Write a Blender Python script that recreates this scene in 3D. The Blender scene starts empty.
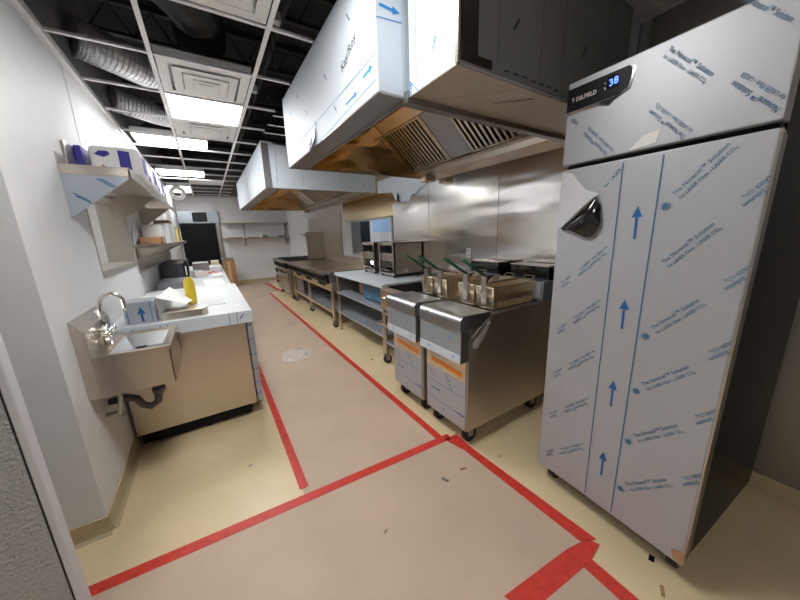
import bpy, bmesh, math, random
from mathutils import Matrix, Vector
random.seed(7)
PI = math.pi
sc = bpy.context.scene
COL = sc.collection
# ---------------------------------------------------------------- camera
cam = bpy.data.cameras.new('camera'); cam.lens = 298.07*36/800; cam.sensor_width = 36; cam.clip_start = .02
camo = bpy.data.objects.new('camera', cam); COL.objects.link(camo)
camo.matrix_world = Matrix.Translation((0, 0, 1.5)) @ Matrix.Rotation(-.55940, 4, 'Z') @ Matrix.Rotation(1.34757, 4, 'X') @ Matrix.Rotation(-.03133, 4, 'Z')
sc.camera = camo
# ---------------------------------------------------------------- world, exposure
w = bpy.data.worlds.new('world'); sc.world = w; w.use_nodes = True
w.node_tree.nodes['Background'].inputs[0].default_value = (.8, .88, 1, 1)
w.node_tree.nodes['Background'].inputs[1].default_value = .3
sc.view_settings.view_transform = 'Standard'; sc.view_settings.look = 'None'
sc.view_settings.gamma = 1; sc.view_settings.use_curve_mapping = False
sc.view_settings.exposure = 0.97
LAMP = 15.0; LAMPFAR = 8.0; LAMPNEAR = 14.0
# ---------------------------------------------------------------- materials
MATS = {}
def srgb(h):
    return tuple(((c/12.92) if c <= .04045 else ((c+.055)/1.055)**2.4) for c in [int(h[i:i+2], 16)/255 for i in (0, 2, 4)])
def mat(name, col, rough=.5, metal=0., bump=0., bscale=(20, 20, 20), var=0., vscale=3., spec=.5, emit=None, coat=0, alpha=1, kind='noise', detail=4):
    m = bpy.data.materials.new(name); m.use_nodes = True; nt = m.node_tree; b = nt.nodes['Principled BSDF']
    if isinstance(col, str): col = srgb(col)
    b.inputs['Base Color'].default_value = (*col, 1); b.inputs['Roughness'].default_value = rough
    b.inputs['Metallic'].default_value = metal; b.inputs['Specular IOR Level'].default_value = spec
    b.inputs['Coat Weight'].default_value = coat; b.inputs['Alpha'].default_value = alpha
    tc = nt.nodes.new('ShaderNodeTexCoord')
    if bump or var:
        mp = nt.nodes.new('ShaderNodeMapping'); nt.links.new(tc.outputs['Object'], mp.inputs[0]); mp.inputs['Scale'].default_value = bscale
    if bump:
        n = nt.nodes.new('ShaderNodeTexNoise'); n.inputs['Scale'].default_value = 1; n.inputs['Detail'].default_value = detail
        nt.links.new(mp.outputs[0], n.inputs['Vector'])
        bp = nt.nodes.new('ShaderNodeBump'); bp.inputs['Strength'].default_value = bump; bp.inputs['Distance'].default_value = .02
        nt.links.new(n.outputs[0], bp.inputs['Height']); nt.links.new(bp.outputs[0], b.inputs['Normal'])
    if var:
        n2 = nt.nodes.new('ShaderNodeTexNoise'); n2.inputs['Scale'].default_value = vscale; n2.inputs['Detail'].default_value = 5
        nt.links.new(tc.outputs['Object'], n2.inputs['Vector'])
        mr = nt.nodes.new('ShaderNodeMapRange'); mr.inputs['From Min'].default_value = .3; mr.inputs['From Max'].default_value = .7
        mr.inputs['To Min'].default_value = 1-var; mr.inputs['To Max'].default_value = 1+var
        nt.links.new(n2.outputs[0], mr.inputs[0])
        mx = nt.nodes.new('ShaderNodeVectorMath'); mx.operation = 'SCALE'; mx.inputs[0].default_value = col
        nt.links.new(mr.outputs[0], mx.inputs['Scale']); nt.links.new(mx.outputs[0], b.inputs['Base Color'])
    if emit:
        b.inputs['Emission Color'].default_value = (*emit[0], 1); b.inputs['Emission Strength'].default_value = emit[1]
    MATS[name] = m
    return m
WALL = mat('white_wall', (.74, .745, .76), .55, spec=.25, bump=.05, bscale=(60, 60, 60), var=.02)
PLASTER = mat('textured_plaster', (.46, .46, .47), .7, bump=1.0, bscale=(75, 75, 75), detail=3)
JAMB = mat('jamb_paint', (.62, .62, .66), .45)
DARKGAP = mat('dark_gap', (.03, .03, .035), .8)
FLOOR = mat('cream_epoxy', (.74, .60, .375), .3, bump=.04, bscale=(6, 6, 6), var=.09, vscale=1.6, coat=.15)
FLOOR2 = mat('dusty_brown_epoxy', (.55, .425, .32), .5, bump=.03, bscale=(30, 30, 30), var=.08, vscale=2.5)
COVE = mat('tan_cove_base', (.50, .41, .26), .4)
TAPE = mat('red_tape', (.62, .045, .03), .45, bump=.1, bscale=(40, 40, 40), var=.15, vscale=25)
STEEL = mat('brushed_steel', (.66, .62, .57), .26, 1, bump=.03, bscale=(2, 2, 150))
STEELR = mat('soft_brushed_steel', (.64, .58, .51), .28, 1, bump=.04, bscale=(3, 3, 60))
STEELS = mat('satin_side_steel', (.66, .58, .50), .48, 1, bump=.02, bscale=(60, 3, 3))
STEELN = mat('neutral_steel', (.56, .58, .60), .36, 1)
STEELD = mat('dull_steel', (.34, .33, .32), .42, 1, bump=.03, bscale=(8, 8, 8))
STEELW = mat('wall_steel', (.74, .71, .68), .17, 1, bump=.5, bscale=(.9, 1.1, 5), detail=1)
LINER = mat('warm_reflection_liner_steel', (.93, .68, .34), .17, 1, bump=.9, bscale=(2.0, 3, 6), detail=1)  # golden tint paints warm floor reflections into the liner steel
FILTER = mat('filter_steel', (.84, .73, .58), .3, 1)
CHROME = mat('chrome', (.8, .8, .8), .08, 1)
FILM = mat('blue_white_film', (.66, .73, .80), .58, .15, bump=.05, bscale=(5, 5, 5), detail=3)
FILMG = mat('grey_film', (.45, .465, .50), .45, .35, bump=.04, bscale=(3, 3, 3), detail=2)
FILMF = mat('dull_blue_film', (.44, .50, .56), .35, .5, bump=.05, bscale=(6, 6, 6))
FILMT = mat('shelf_film', (.42, .46, .52), .4, .5, bump=.2, bscale=(3, 12, 3))
BLUEF = mat('blue_film', (.05, .17, .27), .35, .1, bump=.1, bscale=(10, 10, 10))
SKYF = mat('sky_blue_film', (.38, .60, .85), .3, .1, var=.15, vscale=4)
INK = mat('blue_ink', (.02, .12, .36), .5)
INKB = mat('bright_blue_ink', (.01, .25, .66), .5)
INKP = mat('pale_blue_ink', (.05, .17, .30), .5)
INKD = mat('dark_ink', (.05, .06, .08), .5)
BLACK = mat('black_plastic', (.008, .008, .010), .4, spec=.15)
BLACKG = mat('gloss_black', (.006, .006, .008), .12, coat=.5)
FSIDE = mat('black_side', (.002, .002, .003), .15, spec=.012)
RUBBER = mat('rubber', (.01, .01, .01), .6)
WHITE = mat('white_paint', (.82, .82, .80), .4)
GRIDW = mat('grid_white', (.86, .86, .87), .4)
TILE = mat('ceiling_tile', (.74, .74, .73), .7, bump=.1, bscale=(80, 80, 80))
DECK = mat('dark_deck', (.016, .016, .018), .85)
JOIST = mat('joist_steel', (.05, .048, .045), .6, .3)
DUCT = mat('foil_duct', (.66, .67, .70), .32, .6, bump=.6, bscale=(18, 18, 18))
DUCTB = mat('black_duct', (.014, .014, .016), .45, bump=.3, bscale=(20, 20, 20))
LIGHTF = mat('far_lamp_diffuser', (.9, .9, .9), .5, emit=((1, .99, .97), LAMPFAR))
LIGHTN = mat('near_lamp_diffuser', (.9, .9, .9), .5, emit=((1, .985, .96), LAMPNEAR))
LIGHT = mat('lamp_diffuser', (.9, .9, .9), .5, emit=((1, .985, .96), LAMP))
CARD = mat('cardboard', (.42, .24, .12), .8, var=.1, vscale=6)
PAPER = mat('paper', (.80, .80, .80), .6)
PAPERG = mat('grey_paper', (.55, .57, .60), .6)
YELLOW = mat('yellow_plastic', (.78, .58, .02), .35)
GREEN = mat('green_grip', (.01, .10, .035), .4)
ORANGE = mat('orange_print', (.85, .25, .01), .5)
REDP = mat('red_paper', (.5, .12, .10), .6)
GRIDDLE = mat('griddle_plate', (.46, .36, .26), .3, .9, var=.2, vscale=3)
WIRE = mat('basket_wire', (.85, .74, .58), .28, 1)
PVC = mat('grey_pipe', (.11, .11, .12), .4)
PURP = mat('purple_print', (.035, .03, .30), .4)
PINK = mat('pink_print', (.60, .12, .16), .4)
BLUEL = mat('blue_led', (.0, .02, .3), .3, emit=((.05, .12, 1), 3.0))
def film_clear():
    m = mat('clear_plastic', (.9, .9, .9), .25, spec=.5, alpha=.4, bump=.6, bscale=(15, 15, 15)); return m
CLEAR = film_clear()
def mesh_wire():
    m = mat('wire_mesh', (.80, .66, .46), .35, .9); nt = m.node_tree; b = nt.nodes['Principled BSDF']
    tc = nt.nodes.new('ShaderNodeTexCoord'); wv = []
    for ax in range(3):
        sx = nt.nodes.new('ShaderNodeSeparateXYZ'); nt.links.new(tc.outputs['Object'], sx.inputs[0])
        mu = nt.nodes.new('ShaderNodeMath'); mu.operation = 'MULTIPLY'; mu.inputs[1].default_value = 110; nt.links.new(sx.outputs[ax], mu.inputs[0])
        fr = nt.nodes.new('ShaderNodeMath'); fr.operation = 'FRACT'; nt.links.new(mu.outputs[0], fr.inputs[0])
        lt = nt.nodes.new('ShaderNodeMath'); lt.operation = 'LESS_THAN'; lt.inputs[1].default_value = .27; nt.links.new(fr.outputs[0], lt.inputs[0]); wv.append(lt)
    a = nt.nodes.new('ShaderNodeMath'); a.operation = 'MAXIMUM'; nt.links.new(wv[0].outputs[0], a.inputs[0]); nt.links.new(wv[1].outputs[0], a.inputs[1])
    a2 = nt.nodes.new('ShaderNodeMath'); a2.operation = 'MAXIMUM'; nt.links.new(a.outputs[0], a2.inputs[0]); nt.links.new(wv[2].outputs[0], a2.inputs[1])
    nt.links.new(a2.outputs[0], b.inputs['Alpha']); return m
MESHW = mesh_wire()
# ---------------------------------------------------------------- builders
def link(o, parent=None):
    COL.objects.link(o)
    if parent is not None: o.parent = parent
    return o
def tag(o, label, cat, group=None):
    o['label'] = label; o['category'] = cat
    if group: o['group'] = group
    return o
ORG = {}
def thing(name, label, cat, loc, rz=0., group=None, local=False):
    o = bpy.data.objects.new(name, None); o.empty_display_size = .1; link(o)
    o.location = loc; o.rotation_euler = (0, 0, rz)
    ORG[o.name] = Matrix.Identity(4) if local else (Matrix.Translation(loc) @ Matrix.Rotation(rz, 4, 'Z')).inverted()
    return tag(o, label, cat, group)
def root_of(o):
    while o.parent is not None: o = o.parent
    return o
class MB:
    def __init__(s): s.v = []; s.f = []; s.M = Matrix.Identity(4)
    def add(s, vs, fs):
        n = len(s.v); s.v += [tuple(s.M @ Vector(v)) for v in vs]; s.f += [tuple(n+i for i in f) for f in fs]; return s
    def box(s, x0, x1, y0, y1, z0, z1):
        return s.add([(x0, y0, z0), (x1, y0, z0), (x1, y1, z0), (x0, y1, z0), (x0, y0, z1), (x1, y0, z1), (x1, y1, z1), (x0, y1, z1)],
                     [(0, 3, 2, 1), (4, 5, 6, 7), (0, 1, 5, 4), (1, 2, 6, 5), (2, 3, 7, 6), (3, 0, 4, 7)])
    def prism(s, poly, axis, a, b):
        def P(p, t): return {'x': (t, p[0], p[1]), 'y': (p[0], t, p[1]), 'z': (p[0], p[1], t)}[axis]
        n = len(poly); vs = [P(p, a) for p in poly]+[P(p, b) for p in poly]
        fs = [tuple(range(n))[::-1], tuple(range(n, 2*n))]+[(i, (i+1) % n, n+(i+1) % n, n+i) for i in range(n)]
        return s.add(vs, fs)
    def quad(s, *p): return s.add(p, [tuple(range(len(p)))])
    def tube(s, pts, r, seg=10, caps=True, rs=None):
        pts = [Vector(p) for p in pts]; vs = []; fs = []; up = None
        for i, p in enumerate(pts):
            t = (pts[min(i+1, len(pts)-1)]-pts[max(i-1, 0)]).normalized()
            if up is None: up = Vector((0, 0, 1)) if abs(t.z) < .9 else Vector((1, 0, 0))
            a = t.cross(up).normalized(); up = a.cross(t).normalized()
            rr = rs[i] if rs else r
            for k in range(seg):
                an = 2*PI*k/seg; vs.append(tuple(p+a*rr*math.cos(an)+up*rr*math.sin(an)))
        for i in range(len(pts)-1):
            for k in range(seg):
                fs.append((i*seg+k, i*seg+(k+1) % seg, (i+1)*seg+(k+1) % seg, (i+1)*seg+k))
        if caps: fs += [tuple(range(seg))[::-1], tuple(range((len(pts)-1)*seg, len(pts)*seg))]
        return s.add(vs, fs)
    def cyl(s, p0, p1, r, seg=20): return s.tube([p0, p1], r, seg)
    def torus(s, c, R, r, axis='z', n=28, seg=10):
        pts = []
        vs = []; fs = []
        for i in range(n):
            a = 2*PI*i/n
            for k in range(seg):
                b = 2*PI*k/seg; q = ((R+r*math.cos(b))*math.cos(a), (R+r*math.cos(b))*math.sin(a), r*math.sin(b))
                q = {'z': q, 'y': (q[0], q[2], q[1]), 'x': (q[2], q[0], q[1])}[axis]
                vs.append((c[0]+q[0], c[1]+q[1], c[2]+q[2]))
        for i in range(n):
            for k in range(seg): fs.append((i*seg+k, ((i+1) % n)*seg+k, ((i+1) % n)*seg+(k+1) % seg, i*seg+(k+1) % seg))
        return s.add(vs, fs)
    def lathe(s, prof, c=(0, 0, 0), seg=24):
        n = len(prof); vs = []; fs = []
        for k in range(seg):
            a = 2*PI*k/seg
            vs += [(c[0]+r*math.cos(a), c[1]+r*math.sin(a), c[2]+z) for r, z in prof]
        for k in range(seg):
            for i in range(n-1): fs.append((k*n+i, ((k+1) % seg)*n+i, ((k+1) % seg)*n+i+1, k*n+i+1))
        fs.append(tuple(k*n for k in range(seg))[::-1]); fs.append(tuple(k*n+n-1 for k in range(seg)))
        return s.add(vs, fs)
    def build(s, name, m, parent=None, bevel=0., smooth=False, kind=None, label=None, solid=0.):
        me = bpy.data.meshes.new(name)
        vs = s.v
        if parent is not None:
            inv = ORG.get(root_of(parent).name)
            if inv is not None: vs = [tuple(inv @ Vector(v)) for v in vs]
        me.from_pydata(vs, [], s.f); me.materials.append(m); me.validate()
        bm = bmesh.new(); bm.from_mesh(me); bmesh.ops.recalc_face_normals(bm, faces=bm.faces); bm.to_mesh(me); bm.free()
        if smooth:
            for p in me.polygons: p.use_smooth = True
        o = bpy.data.objects.new(name, me); link(o, parent)
        if solid:
            sm = o.modifiers.new('solid', 'SOLIDIFY'); sm.thickness = solid; sm.offset = 0
        if bevel:
            b = o.modifiers.new('bevel', 'BEVEL'); b.width = bevel; b.segments = 2; b.limit_method = 'ANGLE'; b.angle_limit = math.radians(40); b.harden_normals = False
        if kind: o['kind'] = kind
        if label: o['label'] = label
        return o
def base_thing(mb, name, m, label, cat, group=None, **k):
    """a one-mesh thing with its origin at the centre of its base"""
    xs = [v[0] for v in mb.v]; ys = [v[1] for v in mb.v]; zs = [v[2] for v in mb.v]
    c = ((min(xs)+max(xs))/2, (min(ys)+max(ys))/2, min(zs))
    mb.v = [(x-c[0], y-c[1], z-c[2]) for x, y, z in mb.v]
    o = mb.build(name, m, **k); o.location = c
    return tag(o, label, cat, group)
def copy_tree(o, parent=None):
    c = o.copy(); COL.objects.link(c)
    if parent is not None: c.parent = parent
    for ch in [x for x in o.children]: copy_tree(ch, c)
    return c
def frame_m(o, r, u):
    r = Vector(r).normalized(); u = Vector(u).normalized(); n = r.cross(u)
    return Matrix(((r.x, u.x, n.x, o[0]), (r.y, u.y, n.y, o[1]), (r.z, u.z, n.z, o[2]), (0, 0, 0, 1)))
TXT = {}
def text_geo(t):
    if t not in TXT:
        c = bpy.data.curves.new('t', 'FONT'); c.body = t; c.size = 1; c.resolution_u = 2; c.offset = .012
        o = bpy.data.objects.new('t', c); COL.objects.link(o)
        dg = bpy.context.evaluated_depsgraph_get(); dg.update(); me = bpy.data.meshes.new_from_object(o.evaluated_get(dg))
        TXT[t] = ([tuple(v.co) for v in me.vertices], [tuple(p.vertices) for p in me.polygons])
        bpy.data.objects.remove(o); bpy.data.curves.remove(c); bpy.data.meshes.remove(me)
    return TXT[t]
class Dec:
    """flat print lying on a plane: origin, right and up give the plane, coordinates run (s, t) on it"""
    def __init__(s, o, r, u, off=.0015):
        n = Vector(r).normalized().cross(Vector(u).normalized()); s.F = frame_m(Vector(o)+n*off, r, u); s.mb = MB()
    def poly(s, pts): s.mb.M = s.F; s.mb.add([(p[0], p[1], 0) for p in pts], [tuple(range(len(pts)))]); return s
    def line(s, a, b, w=.003):
        d = Vector((b[0]-a[0], b[1]-a[1])).normalized(); n = Vector((-d.y, d.x))*w/2
        return s.poly([(a[0]-n.x, a[1]-n.y), (b[0]-n.x, b[1]-n.y), (b[0]+n.x, b[1]+n.y), (a[0]+n.x, a[1]+n.y)])
    def arrow(s, a, b, w=.01, h=.03):
        A = Vector(a); B = Vector(b); d = (B-A).normalized(); n = Vector((-d.y, d.x)); C = B-d*h*1.2
        s.poly([A-n*w/2, C-n*w/2, C+n*w/2, A+n*w/2]); return s.poly([C-n*h/2, B, C+n*h/2])
    def text(s, t, p, size, ang=0., sx=1.):
        v, f = text_geo(t); s.mb.M = s.F @ Matrix.Translation((p[0], p[1], 0)) @ Matrix.Rotation(ang, 4, 'Z') @ Matrix.Diagonal((size*sx, size, 1, 1))
        s.mb.add(v, f); return s
    def burst(s, c, r):
        pts = []
        for k in range(24):
            rr = r if k % 2 == 0 else r*.45; a = k*PI/12; pts.append((c[0]+rr*math.cos(a), c[1]+rr*math.sin(a)))
        s.mb.M = s.F; return s.poly(pts)
    def build(s, name, m, parent): s.mb.M = Matrix.Identity(4); return s.mb.build(name, m, parent)
def caster(root, x, y, r=.05, top=.13, plate=True, ax='y'):
    b = MB(); b.cyl((x, y, top-.02), (x, y, top), .03, 14)
    if ax == 'y': b.box(x-.018, x+.03, y-.026, y-.021, r*.8, top-.015); b.box(x-.018, x+.03, y+.021, y+.026, r*.8, top-.015)
    else: b.box(x-.026, x-.021, y-.018, y+.03, r*.8, top-.015); b.box(x+.021, x+.026, y-.018, y+.03, r*.8, top-.015)
    b.box(x-.025, x+.03, y-.026, y+.026, top-.022, top-.016)
    c = b.build('caster', STEELD, root)
    w = MB()
    if ax == 'y': w.cyl((x+.012, y-.02, r), (x+.012, y+.02, r), r, 22)
    else: w.cyl((x, y-.004, r), (x+.001, y+.028, r), r, 22)
    w.build('wheel', RUBBER, c, bevel=.004)
    return c
def struct(mb, name, m, **k): return mb.build(name, m, kind='structure', **k)

# ================================================================ THE ROOM
XL, XR, YB, ZC, ZD = -.65, 2.45, 11.25, 2.72, 3.6
struct(MB().box(-3, 5.2, -2.6, YB+.2, -.1, 0), 'floor', FLOOR)
fc = MB(); fc.add([(-.68, 1.575, .002), (1.33, 1.435, .002), (1.375, .5, .002), (1.24, .50, .002), (1.26, .10, .002), (1.30, -2.4, .002), (-.68, -2.4, .002)], [tuple(range(7))])
fc.add([(.27, 1.56, .002), (1.225, 1.47, .002), (1.21, 4.1, .002), (1.24, 8.6, .002), (1.55, 8.9, .002), (1.6, 11.15, .002), (.45, 11.15, .002), (.29, 5, .002)], [tuple(range(8))])
struct(fc, 'floor_coating', FLOOR2)
# left wall with its pass-through opening
OY0, OY1, OZ0, OZ1 = 2.87, 4.05, 1.285, 1.86
wl = MB()
wl.box(XL-.19, XL, 1.92, OY0, 0, ZD).box(XL-.19, XL, OY1, YB, 0, ZD).box(XL-.19, XL, OY0, OY1, 0, OZ0).box(XL-.19, XL, OY0, OY1, OZ1, ZD)
struct(wl, 'wall_left', WALL)
struct(MB().box(-1.7, XL-.19, 1.92, 2.1, 0, ZD), 'wall_left_return', WALL)
struct(MB().box(-2.4, -.622, 1.40, 1.44, 0, ZD), 'wall_front_left', PLASTER)
jm = MB().box(-.617, -.592, 1.398, 1.444, 0, ZD); struct(jm, 'trim_1', JAMB, bevel=.006)
struct(MB().box(-.622, -.617, 1.402, 1.44, 0, ZD), 'trim_2', DARKGAP)
struct(MB().box(-1.75, -1.65, 1.44, 1.92, 0, ZD), 'wall_recess', WALL)
struct(MB().box(-3, 5.2, YB, YB+.15, 0, ZD), 'wall_back', WALL)
WY0, WY1, WZ0, WZ1 = 4.03, 5.6, 1.12, 1.745
wr = MB()
wr.box(XR, XR+.15, -2.5, WY0, 0, ZD).box(XR, XR+.15, WY1, YB, 0, ZD).box(XR, XR+.15, WY0, WY1, 0, WZ0).box(XR, XR+.15, WY0, WY1, WZ1, ZD)
struct(wr, 'wall_right', WALL)
struct(MB().box(-2.4, XR, -2.5, -2.4, 0, ZD), 'wall_front', mat('dark_unseen_wall', (.08, .08, .085), .7))  # unseen wall, coloured dark so reflections in the refrigerator side stay dark
struct(MB().box(-2.45, -2.35, -2.5, 1.4, 0, ZD), 'wall_side', mat('grey_wall_side', (.5, .5, .5), .7))
# neighbouring rooms seen through the two openings
struct(MB().box(-3, -2.9, 2.0, 6.5, 0, ZD).box(-3, -.84, 6.4, 6.5, 0, ZD).box(-3, -.84, 2.1, 2.12, 0, 2.7).box(-3, -.84, 2.1, 6.5, 2.7, 2.75), 'wall_beyond_left', WALL)
struct(MB().box(4.9, 5, 2.8, 9, 0, ZD).box(XR+.15, 5, 2.8, 2.9, 0, ZD).box(XR+.15, 5, 8.9, 9, 0, ZD).box(XR+.15, 5, 2.8, 9, 2.7, 2.75), 'wall_beyond_right', WALL)
# plenum deck, joists
struct(MB().box(-3, 5.2, -2.6, YB+.2, ZD, ZD+.1), 'ceiling', DECK)
jo = MB()
for i in range(12):
    y = 1.2+i*.92
    jo.box(-.64, XR-.01, y, y+.05, 3.55, 3.59); jo.box(-.64, XR-.01, y, y+.05, 3.30, 3.33)
    for k in range(10):
        x = -.6+k*.31; jo.tube([(x, y+.025, 3.32), (x+.15, y+.025, 3.56), (x+.30, y+.025, 3.32)], .009, 5)
struct(jo, 'ceiling_joists', JOIST)
# upper walls of the plenum are a darker grey
pb = MB(); pb.box(XL, XL+.004, 1.95, YB, ZC+.06, ZD); pb.box(XL, XR, YB-.005, YB-.001, ZC+.05, ZD); pb.box(XR-.005, XR-.001, -2.4, YB-.01, ZC+.05, ZD)
struct(pb, 'trim_3', mat('plenum_grey', (.16, .16, .16), .8))
# ceiling T-grid
GX = [-.143, .497, 1.137, 1.777]
GY = [1.545+.6455*k for k in range(15)]
g = MB()
for x in GX[:]:
    if x > .6: g.box(x-.012, x+.012, -2.4, .9, ZC, ZC+.006); continue
    g.box(x-.014, x+.014, -2.4, YB, ZC-.001, ZC+.005); g.box(x-.0015, x+.0015, -2.4, YB, ZC+.004, ZC+.022)
for y in GY:
    g.box(XL, .6, y-.012, y+.012, ZC, ZC+.006); g.box(XL, .6, y-.0015, y+.0015, ZC+.004, ZC+.02)
    g.box(.6, .765, y-.012, y+.012, ZC, ZC+.006); g.box(.6, .765, y-.0015, y+.0015, ZC+.005, ZC+.02)
for y in (3.6, 3.9, 4.2): g.box(.765, XR, y-.012, y+.012, ZC, ZC+.006)
for y in (-2.3, -1.65, -1.0, -.36, .255, .9): g.box(XL-1.5, XR, y-.012, y+.012, ZC, ZC+.006)
g.box(XL, XL+.022, 1.93, YB, ZC-.03, ZC+.006); g.box(XL, XL+.004, 1.93, YB, ZC-.06, ZC)
g.box(XL, XR, YB-.022, YB, ZC, ZC+.006)
struct(g, 'ceiling_grid', GRIDW)
tl = MB()
ycuts = [-2.3, -1.65, -1.0, -.36, .255, .9, 1.545]
lit = {(1, -.36), (1, -1.65), (1, .9)}
XC = [-2.3, -1.5, -.143-.64, -.143, .497, 1.137, 1.777, XR]
for i in range(len(XC)-1):
    for j in range(len(ycuts)-1):
        if (XC[i] == -.143 and ycuts[j] == .9) or (ycuts[j] == -1.65 and XC[i] == -1.5): continue
        tl.box(XC[i]+.008, XC[i+1]-.008, ycuts[j]+.008, ycuts[j+1]-.008, ZC+.006, ZC+.02)
tl.box(-.13, .484, GY[10]+.01, GY[11]-.01, ZC+.006, ZC+.02)
struct(tl, 'ceiling_tiles', TILE)
# cove base
cb = MB()
cb.box(XL, XL+.008, 1.93, YB-.008, 0, .1).prism([(XL+.008, .0), (XL+.03, 0), (XL+.012, .012), (XL+.008, .04)], 'y', 1.93, YB-.03)
cb.box(-1.6, XL+.008, 1.912, 1.92, 0, .1)
cb.prism([(1.912, 0), (1.89, 0), (1.908, .012), (1.912, .04)], 'x', -1.6, XL+.008)
struct(cb, 'baseboard_left', COVE)
struct(MB().box(XL, XR, YB-.008, YB, 0, .1), 'baseboard_back', COVE)
struct(MB().box(XR-.01, XR, -2.4, YB, 0, .11), 'baseboard_right', COVE)
# strips between wall boards
st = MB()
for y in (3.12, 4.34, 5.56, 6.78, 8.0): st.box(XL, XL+.003, y-.012, y+.012, 1.95, ZC-.06)
struct(st, 'trim_4', WALL)
# steel wall cladding on the right, one sheet after the other
SY = [-.1, .95, 2.034, 3.13, 4.03]
for i in range(4):
    struct(MB().box(XR-.018, XR-.001, SY[i]+.0025, SY[i+1]-.0025, .115, 2.70), 'trim_%d' % (5+i), STEELW if i else STEELD)  # nearest sheet in duller steel: its shade is put into the colour
struct(MB().box(XR-.018, XR-.001, 4.033, 5.98, WZ1+.01, 2.70), 'trim_9', mat('warm_reflection_wall_steel', (.78, .62, .38), .22, 1, bump=.12, bscale=(1, 2, 3), detail=1))  # golden tint stands for the warm reflections on this sheet
struct(MB().box(XR-.018, XR-.001, 6.15, 8.55, .115, 1.92), 'trim_10', STEELR)
# pass-through window frame (right) and opening liner (left)
wf = MB().box(XR-.03, XR+.16, WY0-.0, WY0+.03, WZ0, WZ1).box(XR-.03, XR+.16, WY1-.03, WY1, WZ0, WZ1).box(XR-.03, XR+.16, WY0, WY1, WZ0-.02, WZ0+.012).box(XR-.03, XR+.16, WY0, WY1, WZ1-.02, WZ1+.01)
struct(wf, 'window_1', STEELR)
BEIGE = mat('satin_steel_liner', (.50, .47, .43), .4, .6, bump=.03, bscale=(30, 2, 2))
of = MB().box(XL-.195, XL+.004, OY1-.03, OY1+.002, OZ0, OZ1).box(XL-.195, XL+.004, OY0-.002, OY0+.012, OZ0, OZ1).box(XL-.195, XL+.012, OY0, OY1, OZ0-.03, OZ0+.012).box(XL-.195, XL+.004, OY0, OY1, OZ1-.012, OZ1+.01)
struct(of, 'window_2', BEIGE)
struct(MB().box(XL, XL+.004, 4.1, 7.5, 1.16, 1.44), 'trim_11', STEELR)

# ================================================================ CEILING FITTINGS
def light(x0, x1, y0, y1, z, label, group='ceiling light panels', m=None):
    t = thing('ceiling_light', label, 'ceiling light', ((x0+x1)/2, (y0+y1)/2, z), group=group)
    f = MB().box(x0, x1, y0, y0+.012, z, z+.07).box(x0, x1, y1-.012, y1, z, z+.07).box(x0, x0+.012, y0, y1, z, z+.07).box(x1-.012, x1, y0, y1, z, z+.07).box(x0, x1, y0, y1, z+.066, z+.075)
    f.build('frame', WHITE, t)
    MB().box(x0+.012, x1-.012, y0+.012, y1-.012, z+.004, z+.012).build('diffuser', m or LIGHT, t)
    return t
light(-.128, .483, GY[3]+.014, GY[4]-.014, ZC+.004, 'square lit ceiling panel between two white air vents, nearest of the lit panels')
light(-.60, .20, 5.05, 5.62, ZC+.05, 'lit panel lying crossways above the bare grid, second nearest', m=LIGHTF)
light(-.62, .15, 7.3, 7.95, ZC+.05, 'lit panel crossways above the bare grid, third along the ceiling', m=LIGHTF)
light(-.64, -.16, 9.2, 10.3, ZC+.01, 'furthest lit ceiling panel, just in front of the back wall above the white ring', m=LIGHTF)
light(-.128, .483, .914, 1.53, ZC+.004, 'lit ceiling panel right above the camera', m=LIGHTN)
def vent(x0, x1, y0, y1, label):
    cx, cy = (x0+x1)/2, (y0+y1)/2; z = ZC+.006
    t = thing('ceiling_vent', label, 'air vent', (cx, cy, z), group='ceiling air vents')
    MB().box(x0, x1, y0, y1, z+.05, z+.06).build('backing', WHITE, t)
    f = MB()
    for k, (h, d) in enumerate(((.30, 0), (.215, .012), (.15, .022), (.09, .03))):
        a = h; b = h-.055 if k else .235
        zz = z+.0-d*.8
        for (s0, s1, t0, t1) in ((-a, a, -a, -b), (-a, a, b, a), (-a, -b, -b, b), (b, a, -b, b)):
            f.box(cx+s0, cx+s1, cy+t0, cy+t1, zz, zz+.004)
        if k:   # sloped skirt of each louvre ring
            for sg in (-1, 1):
                f.prism([(cy+sg*b, zz+.002), (cy+sg*(b-.02), zz+.035), (cy+sg*(b-.024), zz+.035), (cy+sg*(b-.004), zz)], 'x', cx-b, cx+b)
                f.prism([(cx+sg*b, zz+.002), (cx+sg*(b-.02), zz+.035), (cx+sg*(b-.024), zz+.035), (cx+sg*(b-.004), zz)], 'y', cy-b, cy+b)
    f.box(cx-.05, cx+.05, cy-.05, cy+.05, z-.028, z-.024)
    f.build('louvre', WHITE, t)
    return t
light(-1.4, -.80, -1.635, -1.015, ZC+.004, 'unseen fill light panel added behind the camera, on the plastered wall side', m=LIGHTN)  # added out of view as fill light
vent(-.128, .483, GY[0]+.014, GY[1]-.014, 'white square ceiling vent at the top edge, closest to the camera')
vent(-.128, .483, GY[2]+.014, GY[3]-.014, 'white square ceiling vent on the near side of the lit square panel')
vent(-.128, .483, GY[4]+.014, GY[5]-.014, 'white square ceiling vent on the far side of the lit square panel')
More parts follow.
